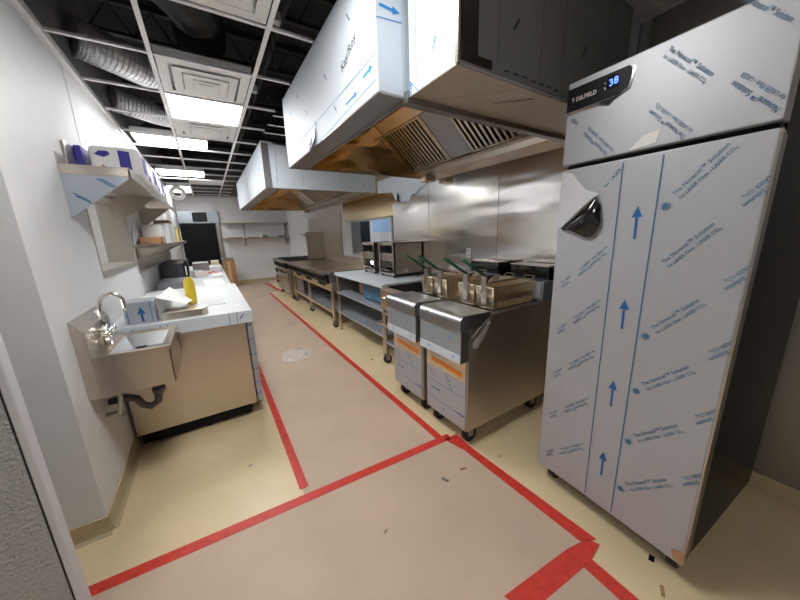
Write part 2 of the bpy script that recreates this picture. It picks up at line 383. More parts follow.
def duct(pts, r, m, name, label, rings=13, **k):
    # corrugated hose along a polyline, smoothed
    P = [Vector(p) for p in pts]; out = []; rs = []
    n = rings*len(pts)
    for i in range(n+1):
        t = i/n*(len(P)-1); a = int(min(t, len(P)-2)); u = t-a
        p0 = P[max(a-1, 0)]; p1 = P[a]; p2 = P[a+1]; p3 = P[min(a+2, len(P)-1)]
        q = .5*((2*p1)+(-p0+p2)*u+(2*p0-5*p1+4*p2-p3)*u*u+(-p0+3*p1-3*p2+p3)*u**3)
        out.append(q); rs.append(r*(1+(.035 if i % 2 else -.035)))
    mb = MB().tube(out, r, 18, rs=rs)
    return base_thing(mb, name, m, label, 'duct', smooth=False, **k)
duct([(-.625, 3.42, 2.97), (-.42, 3.55, 2.96), (-.2, 3.74, 2.96), (.1, 3.85, 2.97)], .13, DUCT, 'flexible_duct', 'silver foil flexible duct over the left ceiling bay, nearest one')
duct([(-.625, 4.55, 2.95), (-.40, 4.68, 2.94), (-.2, 4.82, 2.94), (.1, 4.92, 2.95)], .115, DUCT, 'flexible_duct', 'silver foil flexible duct behind the nearest one, above the paper towel shelf')
duct([(.18, 3.12, 3.0), (.17, 2.95, 3.1), (.05, 2.65, 3.08), (-.1, 2.45, 3.05), (-.3, 2.3, 3.05)], .17, DUCTB, 'flexible_duct', 'black flexible duct curving over the open cell before the square vent')
duct([(-.50, 1.85, 3.05), (.0, 1.85, 3.08), (.4, 1.9, 3.1)], .13, DUCTB, 'flexible_duct', 'dark straight duct in the top left open bay', rings=20)
pp = MB()
for x, z in ((.72, 3.1),): pp.cyl((x, 1.6, z), (x, 11, z), .018, 8)
pp.cyl((.76, 1.7, 3.22), (.76, 11, 3.22), .03, 8); pp.box(.70, .80, 5, 5.02, 3.08, 3.26); pp.box(.70, .80, 8, 8.02, 3.08, 3.26)
base_thing(pp, 'pipe_run', JOIST, 'dark pipes running lengthways above the open grid beside the hoods', 'pipe')
for y, l in ((2.5, 'small pale junction box above the grid left of the near hood, nearest one'), (3.7, 'small pale junction box above the grid, further along beside the near hood')):
    jb = MB().box(.60, .66, y, y+.07, 2.96, 3.02)
    t = thing('junction_box', l, 'junction box', (.63, y+.03, 2.96)); jb.build('housing', PAPERG, t, bevel=.004)
    MB().tube([(.64, y+.03, 3.02), (.64, y+.02, 3.1), (.62, y+.06, 3.28)], .006, 6).build('conduit', STEELD, t)
    MB().tube([(.62, y+.05, 2.97), (.63, y+.12, 2.82), (.64, y+.3, 2.80), (.64, y+.32, 3.1)], .005, 6).build('cable', BLACK, t)
rng = thing('ceiling_ring_fitting', 'white ring shaped fitting hanging under the far end of the ceiling', 'ceiling fitting', (-.42, 9.0, 2.52))
MB().torus((-.42, 9.0, 2.55), .12, .045, 'y', 32, 12).build('ring', WHITE, rng, smooth=True)
MB().cyl((-.42, 9.0, 2.70), (-.42, 9.0, 2.76), .03).build('mount', WHITE, rng)

# ================================================================ HOODS
HZ = 2.135; HX = .766; HT = 2.715
def hood(y0, y1, label, near):
    t = thing('exhaust_hood', label, 'range hood', ((HX+XR)/2, (y0+y1)/2, HZ), group='kitchen exhaust hoods')
    b = MB(); XI = .908; XE = XR-.02
    b.box(HX, XI, y0, y1, HZ+.004, HT).box(XI, XE, y1-.035, y1, HZ+.004, HT).box(XI, XE, y0, y0+.035, HZ+.004, HT).box(XI, XE, y0, y1, HT-.03, HT)
    b.build('shell', FILM, t, bevel=.004)
    lp = MB().box(HX, XI+.012, y0, y1, HZ-.004, HZ+.003)
    lp.box(XI, XI+.015, y0+.035, y1-.035, HZ-.016, HZ+.035)
    lp.box(HX, XE, y1-.04, y1, HZ-.004, HZ+.003); lp.build('lower_lip', STEELD, t)
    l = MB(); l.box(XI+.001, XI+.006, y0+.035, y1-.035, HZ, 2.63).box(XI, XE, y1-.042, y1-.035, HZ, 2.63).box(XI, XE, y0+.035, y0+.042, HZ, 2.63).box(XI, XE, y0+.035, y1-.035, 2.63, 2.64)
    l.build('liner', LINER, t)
    fy1 = y1-.05; fy0 = y0+.05
    A = Vector((1.70, 0, 2.625)); B = Vector((2.21, 0, 2.20)); d = (B-A).normalized(); L = (B-A).length
    nn = Vector((-d.z, 0, d.x)); nn = nn if nn.z > 0 else -nn
    def slab(mb, ya, yb, s0, s1, n0, n1):
        pts = [A+d*s0*L+nn*n0, A+d*s1*L+nn*n0, A+d*s1*L+nn*n1, A+d*s0*L+nn*n1]
        mb.prism([(p.x, p.z) for p in pts], 'y', ya, yb)
    fr = MB(); slab(fr, fy0, fy1, .0, .19, 0, .012); fr.build('filter_frame', FILTER, t)
    n = max(3, round((fy1-fy0)/.58)); WS = [.66, .30, .66, .09] if near else [(fy1-fy0)/n]*n
    for k, W in enumerate(WS):
        yb = fy1-sum(WS[:k]); ya = max(yb-W, fy0)
        if k % 2 == 1 if near else k % 3 == 1:
            m = MB(); slab(m, ya+.004, yb-.004, .20, .99, .0, .01); m.build('blank_panel', FILMG if near else STEELR, t)
        else:
            m = MB(); slab(m, ya+.004, ya+.02, .20, .99, -.006, .014); slab(m, yb-.02, yb-.004, .20, .99, -.006, .014)
            slab(m, ya+.02, yb-.02, .20, .225, -.004, .014); slab(m, ya+.02, yb-.02, .965, .99, -.004, .014)
            fo = m.build('baffle_filter', FILTER, t)
            m = MB(); slab(m, ya+.01, yb-.01, .20, .99, .03, .034); m.build('filter_backing', DARKGAP, fo)
            ns = 11; m = MB()
            for q in range(ns):
                yy = ya+.024+(W-.048)*(q+.5)/ns
                slab(m, yy-.013, yy+.009, .225, .965, 0, .004); slab(m, yy+.006, yy+.009, .225, .965, 0, .022)
            m.build('baffle_slats', FILTER, fo)
    tr = MB().box(2.20, 2.265, y0+.045, y1-.045, 2.185, 2.245); tr.build('grease_trough', STEELR, t, bevel=.003)
    MB().prism([(2.266, 2.20), (2.285, 2.145), (2.43, 2.105), (2.43, 2.24), (2.266, 2.24)], 'y', y0+.045, y1-.045).build('rear_ledge', STEELR, t)
    MB().box(2.22, 2.36, y1-.26, y1-.14, 2.07, 2.142).build('grease_cup', FILTER, t, bevel=.004)
    return t
hA = hood(1.354, 3.16, 'large exhaust hood wrapped in pale blue film, nearest one, with arrows on its side', True)
hB = hood(4.51, 8.3, 'exhaust hood wrapped in pale blue film, the far one beyond the large near hood', False)
MB().box(.908, XR-.02, 1.327, 1.378, 2.107, 2.16).build('end_bar', STEELD, hA)
MB().box(.923, XR-.03, 1.003, 1.327, HZ+.004, 3.0).build('end_enclosure', FILM, hA, bevel=.003)
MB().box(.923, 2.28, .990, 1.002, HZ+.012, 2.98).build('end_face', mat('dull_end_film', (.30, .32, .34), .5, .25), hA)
MB().box(.923, XR-.03, 1.003, 1.327, HZ-.002, HZ+.003).build('enclosure_base', mat('underside_film', (.56, .50, .44), .45, .3), hA)
MB().box(.915, .930, .988, 1.003, HZ, 3.0).build('corner_trim', STEEL, hA)
MB().box(.931, 1.02, .984, .990, HZ+.012, 2.98).box(1.02, 1.105, .985, .990, HZ+.012, HZ+.045).build('bare_strip', BLACKG, hA)
# prints on the hood's aisle face  (s = -y, t = z)
d = Dec((HX, 0, 0), (0, -1, 0), (0, 0, 1))
d.line((-3.1115, 2.2429), (-1.3589, 2.2938), .004).line((-2.2225, 2.135), (-1.3589, 2.1921), .004)
d.arrow((-1.7272, 2.2049), (-1.5748, 2.2112), .010, .03); d.arrow((-1.4986, 2.2493), (-1.397, 2.2595), .012, .034)
d.arrow((-2.4765, 2.1731), (-2.3876, 2.1769), .006, .018)
d.build('print_arrow', INKB, hA)
d = Dec((HX, 0, 0), (0, -1, 0), (0, 0, 1))
d.text('Kay/Roy', (-1.7526, 2.37), .062, .35)
d.build('handwriting', INKD, hA)
for (a, b) in ((1.8, 2.12), (1.95, 2.22), (1.6, 2.27), (2.2, 2.18), (2.3, 2.32), (1.5, 2.1), (1.3, 2.36), (2.1, 2.36)):
    d = Dec((HX, 0, 0), (0, -1, 0), (0, 0, 1)); d.line((-a*1.27, 1.5+(b-1.5)*1.27), (-a*1.27+.035, 1.455+(b-1.5)*1.27), .009); d.build('print_mark', INKP, hA)
d = Dec((0, 1.354, 0), (1, 0, 0), (0, 0, 1)); d.arrow((0.7874, 2.4804), (0.8953, 2.4754), .012, .034); d.line((0.7683, 2.4296), (0.9068, 2.4423), .004); d.build('print_arrow', INKB, hA)
d = Dec((.923, 0, 0), (0, -1, 0), (0, 0, 1)); d.line((-1.27, 2.1731), (-1.27, 2.897), .003).line((-1.2573, 2.135), (-1.3271, 2.1985), .004)
d.arrow((-1.3144, 2.135), (-1.3144, 2.1985), .008, .02); d.text('LASER', (-1.1494, 2.2366), .022, 1.1); d.line((-1.016, 2.1414), (-1.016, 2.77), .002); d.build('print_arrow', INKB, hA)
d = Dec((0, .990, 0), (1, 0, 0), (0, 0, 1)); d.line((1.143, 2.1731), (1.143, 3.151)).line((1.4351, 2.1604), (1.4351, 3.151)).line((1.6129, 2.1604), (1.6129, 3.151)).line((2.032, 2.1604), (2.032, 3.151))
d.line((1.2319, 2.3255), (1.27, 2.3763), .012).line((1.397, 2.5287), (1.4478, 2.5922), .012).line((1.778, 2.3509), (1.8161, 2.4144), .012).line((1.7526, 2.1731), (1.7526, 2.2366), .006).line((1.524, 2.5668), (1.524, 2.7065), .008)
for i in range(7): d.line((1.18+.063*i, 2.162+.004*(i % 3)), (1.22+.063*i, 2.168), .008)
d.build('print_arrow', INKD, hA)
d = Dec((0, 0, HZ-.003), (1, 0, 0), (0, -1, 0)); d.arrow((1.3462, -1.1811), (1.4859, -1.0414), .008, .024); d.line((1.016, -1.3208), (1.3335, -1.0033), .002).line((1.397, -1.3208), (1.7145, -1.0033), .002).line((1.524, -1.3208), (1.8415, -1.0033), .002); d.build('print_arrow', INKD, hA)
# torn places in the film
tr = MB().add([(HX-.004, 2.394, 2.192), (HX-.004, 2.451, 2.135), (HX-.012, 2.4, 2.116), (HX-.02, 2.324, 2.135), (HX-.012, 2.286, 2.18), (HX-.006, 2.273, 2.243), (HX-.004, 2.324, 2.211)], [tuple(range(7))])
tr.build('torn_film', BLACKG, hA, solid=.003)
# far hood details
MB().box(HX-.003, .85, 4.505, 4.509, HZ, 2.69).build('corner_strip', STEELD, hB)
d = Dec((0, 4.51, 0), (1, 0, 0), (0, 0, 1)); d.line((1.27, 2.1731), (1.27, 2.643)).line((1.8415, 2.1731), (1.8415, 2.643)); d.line((2.2225, 2.2112), (2.2225, 2.2747), .012)
d.line((0.9144, 2.1604), (0.9398, 2.643), .004); d.build('print_arrow', INKP, hB)
d = Dec((HX, 0, 0), (0, -1, 0), (0, 0, 1)); d.line((-6.35, 2.14), (-6.35, 2.69), .015); d.build('film_line', INKP, hB)
for i in range(6): d = Dec((HX, 0, 0), (0, -1, 0), (0, 0, 1)); d.line((-4.83-.5*i, 2.39+.04*(i % 3)), (-4.9-.5*i, 2.465+.04*(i % 3)), .013); d.build('print_mark', INKP, hB)
# torn protective film hanging on the steel wall between the hoods
tf = MB(); zt = 2.30; pts = [4.45, 4.2, 4.0, 3.92, 3.86, 3.80, 3.74, 3.66, 3.58, 3.48, 3.40, 3.32, 3.25, 3.15]; zb = [2.12, 2.10, 2.08, 1.99, 1.94, 1.96, 1.905, 1.93, 1.91, 1.99, 2.0, 2.03, 2.06, 2.10]
vs = []; fs = []
for i, (y, z) in enumerate(zip(pts, zb)): vs += [(XR-.021-.010*(i % 2), y, z), (XR-.024, y, (z+zt)/2), (XR-.022, y, zt)]
for i in range(len(pts)-1): fs += [(i*3, i*3+3, i*3+4, i*3+1), (i*3+1, i*3+4, i*3+5, i*3+2)]
tf.add(vs, fs)
tfo = tag(tf.build('torn_protective_film', FILM, solid=.003), 'ragged pale blue film hanging on the steel wall between the two hoods', 'protective film')
cu = MB().add([(XR-.05, 3.82, 2.06), (XR-.06, 3.76, 2.0), (XR-.045, 3.80, 1.93), (XR-.03, 3.87, 1.95), (XR-.05, 3.83, 2.0)], [(0, 1, 2, 3, 4)])
cu.build('curled_edge', BLACKG, tfo, solid=.003)
so = MB().box(XR-.03, XR-.02, 2.37, 2.44, 1.20, 1.305)
t = thing('wall_outlet', 'white electrical outlet on the steel wall above the fryers', 'outlet', (XR-.02, 2.405, 1.2)); so.build('plate', WHITE, t, bevel=.003)
MB().box(XR-.034, XR-.03, 2.385, 2.425, 1.215, 1.245).box(XR-.034, XR-.03, 2.385, 2.425, 1.26, 1.29).build('socket', PAPERG, t)
t = thing('wall_outlet', 'pale outlet on the white wall at the far end of the range line', 'outlet', (XR, 9.0, .42)); MB().box(XR-.008, XR-.001, 8.95, 9.03, .42, .54).build('plate', WHITE, t, bevel=.002)
MB().box(XR-.012, XR-.008, 8.97, 9.01, .44, .47).box(XR-.012, XR-.008, 8.97, 9.01, .49, .52).build('socket', STEELD, t)

# ================================================================ FRIDGE (local: x = depth, y = -s, z up)
fr = thing('upright_refrigerator', 'tall single door refrigerator wrapped in printed protective film at the right', 'refrigerator', (1.499, .845, 0), -.0676, local=True)
SL, SR = -.035, .64
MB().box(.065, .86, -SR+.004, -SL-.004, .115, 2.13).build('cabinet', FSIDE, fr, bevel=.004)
MB().box(.0, .058, -SR, -SL, .12, 1.765).build('door', FILMG, fr, bevel=.006)
door = fr.children[-1] if fr.children else None
door = [o for o in bpy.data.objects if o.name.startswith('door')][-1]
MB().box(-.002, .064, -SR, -SL, 1.785, 2.135).build('header_panel', FILMG, fr, bevel=.005)
head = [o for o in bpy.data.objects if o.name.startswith('header_panel')][-1]
MB().box(.03, .064, -SR+.01, -SL-.01, .12, 1.785).build('door_gasket', BLACK, fr)
MB().box(.002, .06, -SR-.0035, -SR-.0005, .14, 1.75).build('door_edge', BLACKG, door)
MB().box(-.0025, .008, -SR-.005, -SR+.0, .125, 1.762).build('edge_strip', STEEL, door)
def fdec(off=.002, x=0): return Dec((x, 0, 0), (0, -1, 0), (0, 0, 1), off)
T1, T2 = 'The Novacel™ Solution', 'for LASER Fiber - LASER CO₂'
d = fdec(); d.line((.246, .135), (.232, 1.75), .0045).line((.372, .135), (.366, 1.75), .005); d.build('film_line', INKP, door)
d = fdec()
for z in (1.51, 1.125, .745, .366): d.arrow((.309, z-.066), (.306, z+.064), .0095, .036)
d.build('print_arrow', INK, door)
class Prints:
    """every printed motif becomes a part of its own"""
    def __init__(s, parent, off, x): s.p, s.off, s.x = parent, off, x
    def pair(s, t1, p1, t2, p2, ang, sx1, sx2, z1=.0205, z2=.0165, b=None):
        d = fdec(s.off, s.x)
        if t1: d.text(t1, p1, z1, ang, sx1)
        if t2: d.text(t2, p2, z2, ang, sx2)
        if b: d.burst(b, .019)
        d.build('print_lettering', INKP, s.p)
P = Prints(door, .0022, 0)
for z in (1.585, 1.335, 1.07, .82, .57, .315):
    a = .86 if z > 1 else .80
    P.pair(T1, (.418, z+.015), T2, (.436, z+.002), a, .94, .93, b=None if z == 1.335 else (.396, z-.02))
for z in (1.535, 1.265, 1.01, .75, .475): P.pair('Solution', (.632, z+.062), 'LASER CO₂', (.637, z+.098), PI+.86, .9, .9)
for z in (1.40, 1.16, .91, .66, .40): P.pair(T1, (.205, z-.012), T2, (.205, z+.014), PI+.80, .85, .8, .0195, .016)
for z in (1.25, 1.0, .75, .50, .25): P.pair('LASER CO₂', (.055, z+.02), 'Solution', (.05, z-.01), PI+.8, .8, .8, .016, .0195)
P.pair('for LASER', (.175, 1.66), None, None, .85, 1, 1)
P = Prints(head, .0024, -.002)
P.pair(T1, (.330, 2.100), T2, (.318, 2.083), -.80, .95, .92); P.pair(T1, (.50, 2.15), None, None, -.80, .8, 1)
P.pair('Novacel™ Solution', (.632, 1.815), 'for LASER Fiber - LASER', (.637, 1.845), PI-.80, .9, .8, .0225, .0175)
P.pair(T1, (.425, 1.797), T2, (.441, 1.812), PI-.80, .86, .84); P.pair(T1, (.172, 1.797), T2, (.19, 1.810), PI-.80, .80, .8)
P.pair('LASER', (.03, 1.955), None, None, PI-.80, .8, 1)
# badge with display
bd = MB().prism([(-.215, 2.105), (-.225, 2.09), (-.215, 2.03), (-.18, 2.015), (.033, 2.015), (.033, 2.108)], 'x', -.006, -.0025); bd.build('control_badge', BLACK, head)
badge = [o for o in bpy.data.objects if o.name.startswith('control_badge')][-1]
d = fdec(.0007, -.006); d.text('Ŧ DELFIELD', (-.012, 2.050), .023, 0, .92); d.text('®', (.128, 2.05), .008)
d.burst((.128, 2.075), .003).burst((.128, 2.058), .003); d.build('brand_lettering', WHITE, badge)
MB().box(-.0066, -.006, -.185, -.135, 2.045, 2.095).build('display', BLACKG, badge)
d = fdec(.0014, -.006); d.text('38', (.145, 2.056), .036, .12); d.build('digits', BLUEL, badge)
MB().add([(-.004, .03, 2.0), (-.004, -.03, 2.003), (-.004, -.10, 2.0), (-.004, -.15, 1.985), (-.004, -.17, 2.0), (-.004, -.225, 2.02), (-.004, -.235, 2.09), (-.004, -.228, 2.10), (-.004, -.222, 2.03), (-.004, -.18, 2.012), (-.004, .03, 2.012)], [tuple(range(11))]).build('peeled_edge', CHROME, head)
MB().add([(-.0035, -.245, 1.79), (-.0035, -.335, 1.80), (-.0035, -.345, 1.845), (-.0035, -.29, 1.835)], [(0, 1, 2, 3)]).build('label_patch', PAPER, head)
# torn film on the door : bare bright patch and black curled flap
MB().add([(-.003, .03, 1.76), (-.003, -.02, 1.745), (-.003, -.045, 1.715), (-.003, -.09, 1.665), (-.003, -.15, 1.64), (-.003, -.10, 1.575), (-.003, -.05, 1.53), (-.003, .033, 1.49)], [tuple(range(8))]).build('bare_patch', mat('bare_satin_steel', (.72, .73, .76), .35, .5), door)
fl = MB()
prof = [[(-.004, .03, 1.485), (-.02, -.02, 1.487), (-.03, -.07, 1.475), (-.02, -.105, 1.45), (-.012, -.15, 1.44)],
        [(-.004, -.02, 1.53), (-.035, -.05, 1.525), (-.05, -.10, 1.52), (-.04, -.15, 1.50), (-.02, -.185, 1.515)],
        [(-.004, -.09, 1.60), (-.030, -.10, 1.575), (-.05, -.13, 1.56), (-.03, -.16, 1.55), (-.01, -.17, 1.555)],
        [(-.003, -.15, 1.64), (-.015, -.145, 1.63), (-.02, -.15, 1.615), (-.015, -.16, 1.60), (-.006, -.165, 1.60)]]
vs = [p for r in prof for p in r]; fs = [(i*5+j, i*5+j+1, i*5+j+6, i*5+j+5) for i in range(3) for j in range(4)]
fl.add(vs, fs); o = fl.build('curled_film', BLACKG, door, smooth=True, solid=.002)
ss = o.modifiers.new('s', 'SUBSURF'); ss.levels = 2; ss.render_levels = 2
MB().add([(-.003, -.612, .135), (-.003, -.6405, .13), (-.003, -.6405, .19), (-.003, -.60, .175)], [(0, 1, 2, 3)]).build('cardboard_corner', CARD, door)
for x in (.10, .78):
    for y in (-.59, .0-.01): caster(fr, x, y, .045, .116)

# ================================================================ FRYERS
def fryer(y0, label):
    y1 = y0+.44; x0 = 1.33
    t = thing('deep_fryer', label, 'deep fryer', (1.78, (y0+y1)/2, 0), group='deep fryers')
    c = MB()
    side = [(x0, .13), (x0, .80), (1.545, .945), (2.235, .945), (2.235, .13)]
    c.prism(side, 'y', y0, y0+.012); c.prism(side, 'y', y1-.012, y1)
    c.box(x0+.005, 2.23, y0+.01, y1-.01, .13, .16); c.box(2.22, 2.235, y0, y1, .13, .94)
    c.build('cabinet', STEELS, t, bevel=.002)
    dr = MB().box(x0-.012, x0+.006, y0+.008, y1-.008, .135, .655).build('door', FILMG, t, bevel=.004)
    MB().box(x0-.0135, x0-.012, y0+.012, y1-.012, .50, .65).build('bare_band', FILTER, dr)
    D = Dec((x0-.0135, 0, 0), (0, -1, 0), (0, 0, 1)); a = -y1; 
    D.line((a+.07, .565), (a+.40, .545), .033); D.build('orange_label', ORANGE, dr)
    D = Dec((x0-.0135, 0, 0), (0, -1, 0), (0, 0, 1)); D.poly([(a+.03, .59), (a+.235, .59), (a+.235, .635), (a+.03, .635)]); D.build('white_label', PAPER, dr)
    D = Dec((x0-.0150, 0, 0), (0, -1, 0), (0, 0, 1)); D.line((a+.045, .618), (a+.2, .618), .004); D.line((a+.045, .606), (a+.17, .606), .004); D.build('label_lettering', STEELD, dr)
    D = Dec((x0-.012, 0, 0), (0, -1, 0), (0, 0, 1)); D.line((a+.01, .385), (a+.43, .385), .003).line((a+.01, .245), (a+.43, .245), .003)
    D.arrow((a+.07, .325), (a+.17, .325), .008, .024).arrow((a+.35, .245), (a+.43, .245), .008, .02); D.burst((a+.21, .195), .012); D.build('print_arrow', INK, dr)
    D = Dec((x0-.012, 0, 0), (0, -1, 0), (0, 0, 1)); D.text('LASER Fiber', (a+.22, .49), .026, -.95); D.text('Solution', (a+.05, .47), .022, -.9); D.build('print_lettering', INKP, dr)
    # control head
    h = MB().box(1.262, 1.34, y0+.004, y1-.004, .655, .87); h.box(1.33, 1.36, y0+.004, y1-.004, .62, .87)
    h = h.build('control_box', FILMF, t, bevel=.003)
    MB().box(1.2595, 1.262, y0+.004, y1-.004, .655, .715).build('film_band', FILM, h)
    D = Dec((1.2595, 0, 0), (0, -1, 0), (0, 0, 1)); D.text('LA', (a+.10, .675), .03, .5); D.text('LA', (a+.36, .675), .03, .5); D.text('LA', (a+.33, .79), .03, .9); D.build('print_lettering', INKB, h)
    MB().box(1.264, 1.345, y0+.0005, y0+.0038, .66, .87).build('head_side', STEELD, h)
    pr = [(1.252, .868)]+[(1.252+.045*(1-math.cos(q*PI/12)), .93+.045*math.sin(q*PI/12)) for q in range(7)]+[(1.53, .968), (1.545, .955), (1.545, .868)]
    MB().prism(pr, 'y', y0+.002, y1-.006).build('bullnose_top', STEELN, t, smooth=False, bevel=.006)
    MB().prism([(1.345, .66), (1.345, .95), (1.545, .95)], 'y', y0+.014, y0+.02).build('head_filler', STEELD, t)
    MB().prism([(2.245, .95), (2.40, .95), (2.40, 1.12), (2.36, 1.185), (2.25, 1.20)], 'y', y0+.05, y1-.03).build('rear_block', BLACKG, t, bevel=.01)  # black block with a cut-off top corner behind the fryer
    MB().box(2.24, 2.40, y0+.05, y1-.03, 1.196, 1.204).build('rear_block_rim', STEEL, t)
    # oil tank
    k = MB().box(1.545, 2.20, y0+.012, y1-.012, .70, .72).box(1.545, 1.575, y0+.012, y1-.012, .72, .948).box(2.13, 2.20, y0+.012, y1-.012, .72, .948).box(1.575, 2.13, y0+.012, y0+.045, .72, .948).box(1.575, 2.13, y1-.045, y1-.012, .72, .948)
    k.build('oil_tank', STEELD, t)
    MB().box(1.58, 2.125, y0+.05, y1-.05, .80, .81).build('tank_floor', BLACK, t)
    # flue at the back with film-covered front
    MB().box(2.12, 2.24, y0+.01, y1-.01, .95, 1.095).build('flue', FILMF, t, bevel=.004)
    fl = MB().box(2.112, 2.119, y0+.03, y1-.02, .97, 1.095).build('basket_hanger', FILM, t)
    D = Dec((2.112, 0, 0), (0, -1, 0), (0, 0, 1)); D.text('LASER Fiber', (a+.06, 1.05), .03, -.1); D.text('Solution', (a+.24, 1.01), .026, -.1); D.build('print_lettering', INK, fl)
    for cx, cy in ((x0+.07, y0+.06), (x0+.07, y1-.06), (2.13, y0+.06), (2.13, y1-.06)): caster(t, cx, cy, .058, .135)
    return t
f1 = fryer(1.305, 'film fronted deep fryer with bare steel side, the nearer of the two')
f2 = fryer(1.80, 'film fronted deep fryer next to the worktable, the further of the two')
MB().add([(1.36, 1.303, .78), (1.46, 1.302, .86), (1.50, 1.300, .91), (1.53, 1.298, .90), (1.49, 1.300, .83), (1.41, 1.302, .73), (1.37, 1.302, .74)], [tuple(range(7))]).build('tape_scrap', CLEAR, f1)
def basket(y0, label, src=None):
    if src is not None:
        c = copy_tree(src); c.location = (src.location.x, y0, src.location.z); c['label'] = label; return c
    t = thing('fryer_basket', label, 'fryer basket', (1.78, y0, .95), group='wire fryer baskets', local=True)
    xa, xb, wy, h = -.17, .30, .078, .155
    m = MB()
    # tapered mesh walls
    def ring(s, z): return [(xa+s, -wy+s*.6, z), (xb-s, -wy+s*.6, z), (xb-s, wy-s*.6, z), (xa+s, wy-s*.6, z)]
    lo = ring(.02, 0); hi = ring(0, h); m.add(lo+hi, [(3, 2, 1, 0)]+[(i, (i+1) % 4, 4+(i+1) % 4, 4+i) for i in range(4)])
    m.build('wire_mesh', MESHW, t)
    r = MB(); r.tube(hi+[hi[0]], .005, 8); r.tube(lo+[lo[0]], .004, 6)
    for i in range(4): r.tube([lo[i], hi[i]], .007 if i in (0, 3) else .004, 6)
    for k in range(1, 8):
        x = xa+(xb-xa)*k/8
        for sg in (-1, 1): r.tube([(x, sg*wy, h), (x, sg*(wy-.012), 0)], .0022, 5)
    for k in range(1, 4):
        y = -wy+2*wy*k/4
        r.tube([(xa, y, h), (xa+.02, y, 0)], .0022, 5)
    for z in (.05, .1): rr = ring(.02*(1-z/h), z); r.tube(rr+[rr[0]], .0025, 5)
    r.tube([(xb-.01, -.04, h), (xb+.045, -.04, h+.03), (xb+.045, .04, h+.03), (xb-.01, .04, h)], .004, 6)
    r.build('wire_frame', WIRE, t)
    b = MB().prism([(xa-.012, h-.13), (xa-.012, h+.075), (xa+.01, h+.085), (xa+.075, h+.08), (xa+.02, h+.06), (xa+.004, h+.04), (xa+.004, h-.13)], 'y', -.022, .022); b.build('handle_plate', STEEL, t)
    hd = MB().tube([(xa+.05, 0, h+.058), (xa-.02, 0, h+.09), (xa-.12, 0, h+.145), (xa-.215, 0, h+.205)], .0085, 8); hd.tube([(xa-.03, 0, h+.094), (xa-.21, 0, h+.203)], .012, 8)
    hd.build('handle', GREEN, t, smooth=True)
    return t
b1 = basket(1.435, 'wire fryer basket with green handle at the near edge of the near fryer')
ORG[b1.name] = Matrix.Identity(4)
basket(1.618, 'wire fryer basket with green handle on the near fryer, second from the bare side', b1)
basket(1.925, 'wire fryer basket with green handle on the further fryer, beside the near fryer', b1)
basket(2.113, 'wire fryer basket with green handle furthest from the camera', b1)

# ================================================================ COOKING LINE
def leg(root, x, y, z1, foot=True, r=.021, m=STEELR, z0=.0):
    MB().cyl((x, y, z0+.02 if foot else z0), (x, y, z1), r, 14).build('leg', m, root)
    if foot: MB().lathe([(.013, 0), (.018, .01), (.016, .05), (.02, .06)], (x, y, z0), 14).build('foot', STEELD, root)
# charbroiler / griddle on a wheeled stand
gs = thing('equipment_stand', 'wheeled steel stand with undershelf partly hidden behind the fryers', 'equipment stand', (1.95, 2.6, 0))
MB().box(1.56, 2.36, 2.30, 2.90, .60, .635).build('top', STEELR, gs, bevel=.003)
MB().box(1.58, 2.34, 2.32, 2.88, .25, .275).build('undershelf', FILMT, gs, bevel=.003)
MB().box(1.54, 1.60, 2.62, 2.89, .50, .515).box(1.50, 1.56, 2.62, 2.89, .50, .53).build('drip_tray', STEEL, gs, bevel=.003)
for x in (1.59, 2.33):
    for y in (2.33, 2.87):
        MB().cyl((x, y, .13), (x, y, .60), .02, 14).build('leg', STEELR, gs); caster(gs, x, y, .05, .132, ax='y')
gr = thing('countertop_griddle', 'countertop griddle with dark cooking plate between the toaster and the fryers', 'griddle', (1.95, 2.6, .635))
MB().box(1.60, 2.36, 2.30, 2.90, .66, .87).build('body', STEELR, gr, bevel=.003)
MB().prism([(1.555, .66), (1.555, .885), (1.60, .915), (1.605, .66)], 'y', 2.30, 2.90).build('front_panel', FILTER, gr, bevel=.003)
MB().box(1.60, 2.30, 2.32, 2.88, .87, .90).build('cooking_plate', GRIDDLE, gr)
for k in range(22):
    pass
gg = MB()
for k in range(14): y = 2.34+k*.04; gg.box(1.64, 2.25, y, y+.014, .90, .912)
gg.build('grate', BLACK, gr)
MB().box(2.30, 2.36, 2.30, 2.90, .87, 1.02).build('back_splash', STEELD, gr, bevel=.003)
for y in (2.40, 2.55, 2.70, 2.82): MB().cyl((1.53, y, .79), (1.556, y, .79), .02, 16).build('knob', STEEL, gr, bevel=.003)
for x in (1.64, 2.28):
    for y in (2.34, 2.86): MB().cyl((x, y, .635), (x, y, .662), .018, 12).build('foot', BLACK, gr)
# worktable
wt = thing('work_table', 'long steel worktable with two film covered undershelves, under the two toasters', 'worktable', (2.0, 3.68, 0))
MB().box(1.59, 2.42, 2.93, 4.44, .885, .925).build('table_top', FILM, wt, bevel=.004)
MB().box(1.60, 2.40, 2.95, 4.42, .600, .630).build('shelf', FILMT, wt, bevel=.003)
MB().box(1.60, 2.40, 2.95, 4.42, .285, .315).build('shelf', FILMT, wt, bevel=.003)
for x in (1.625, 2.38):
    for y in (2.97, 4.40): leg(wt, x, y, .885)
tu = thing('refrigerated_drawer_unit', 'blue film covered steel drawer unit on the upper undershelf of the worktable', 'appliance', (1.9, 3.42, .63))
MB().box(1.72, 2.30, 3.14, 3.66, .645, .86).build('body', STEELD, tu, bevel=.003)
MB().box(1.70, 1.722, 3.14, 3.66, .65, .855).build('front_film', BLUEF, tu, bevel=.004)
for x in (1.76, 2.26):
    for y in (3.18, 3.62): MB().cyl((x, y, .63), (x, y, .646), .014, 10).build('foot', BLACK, tu)
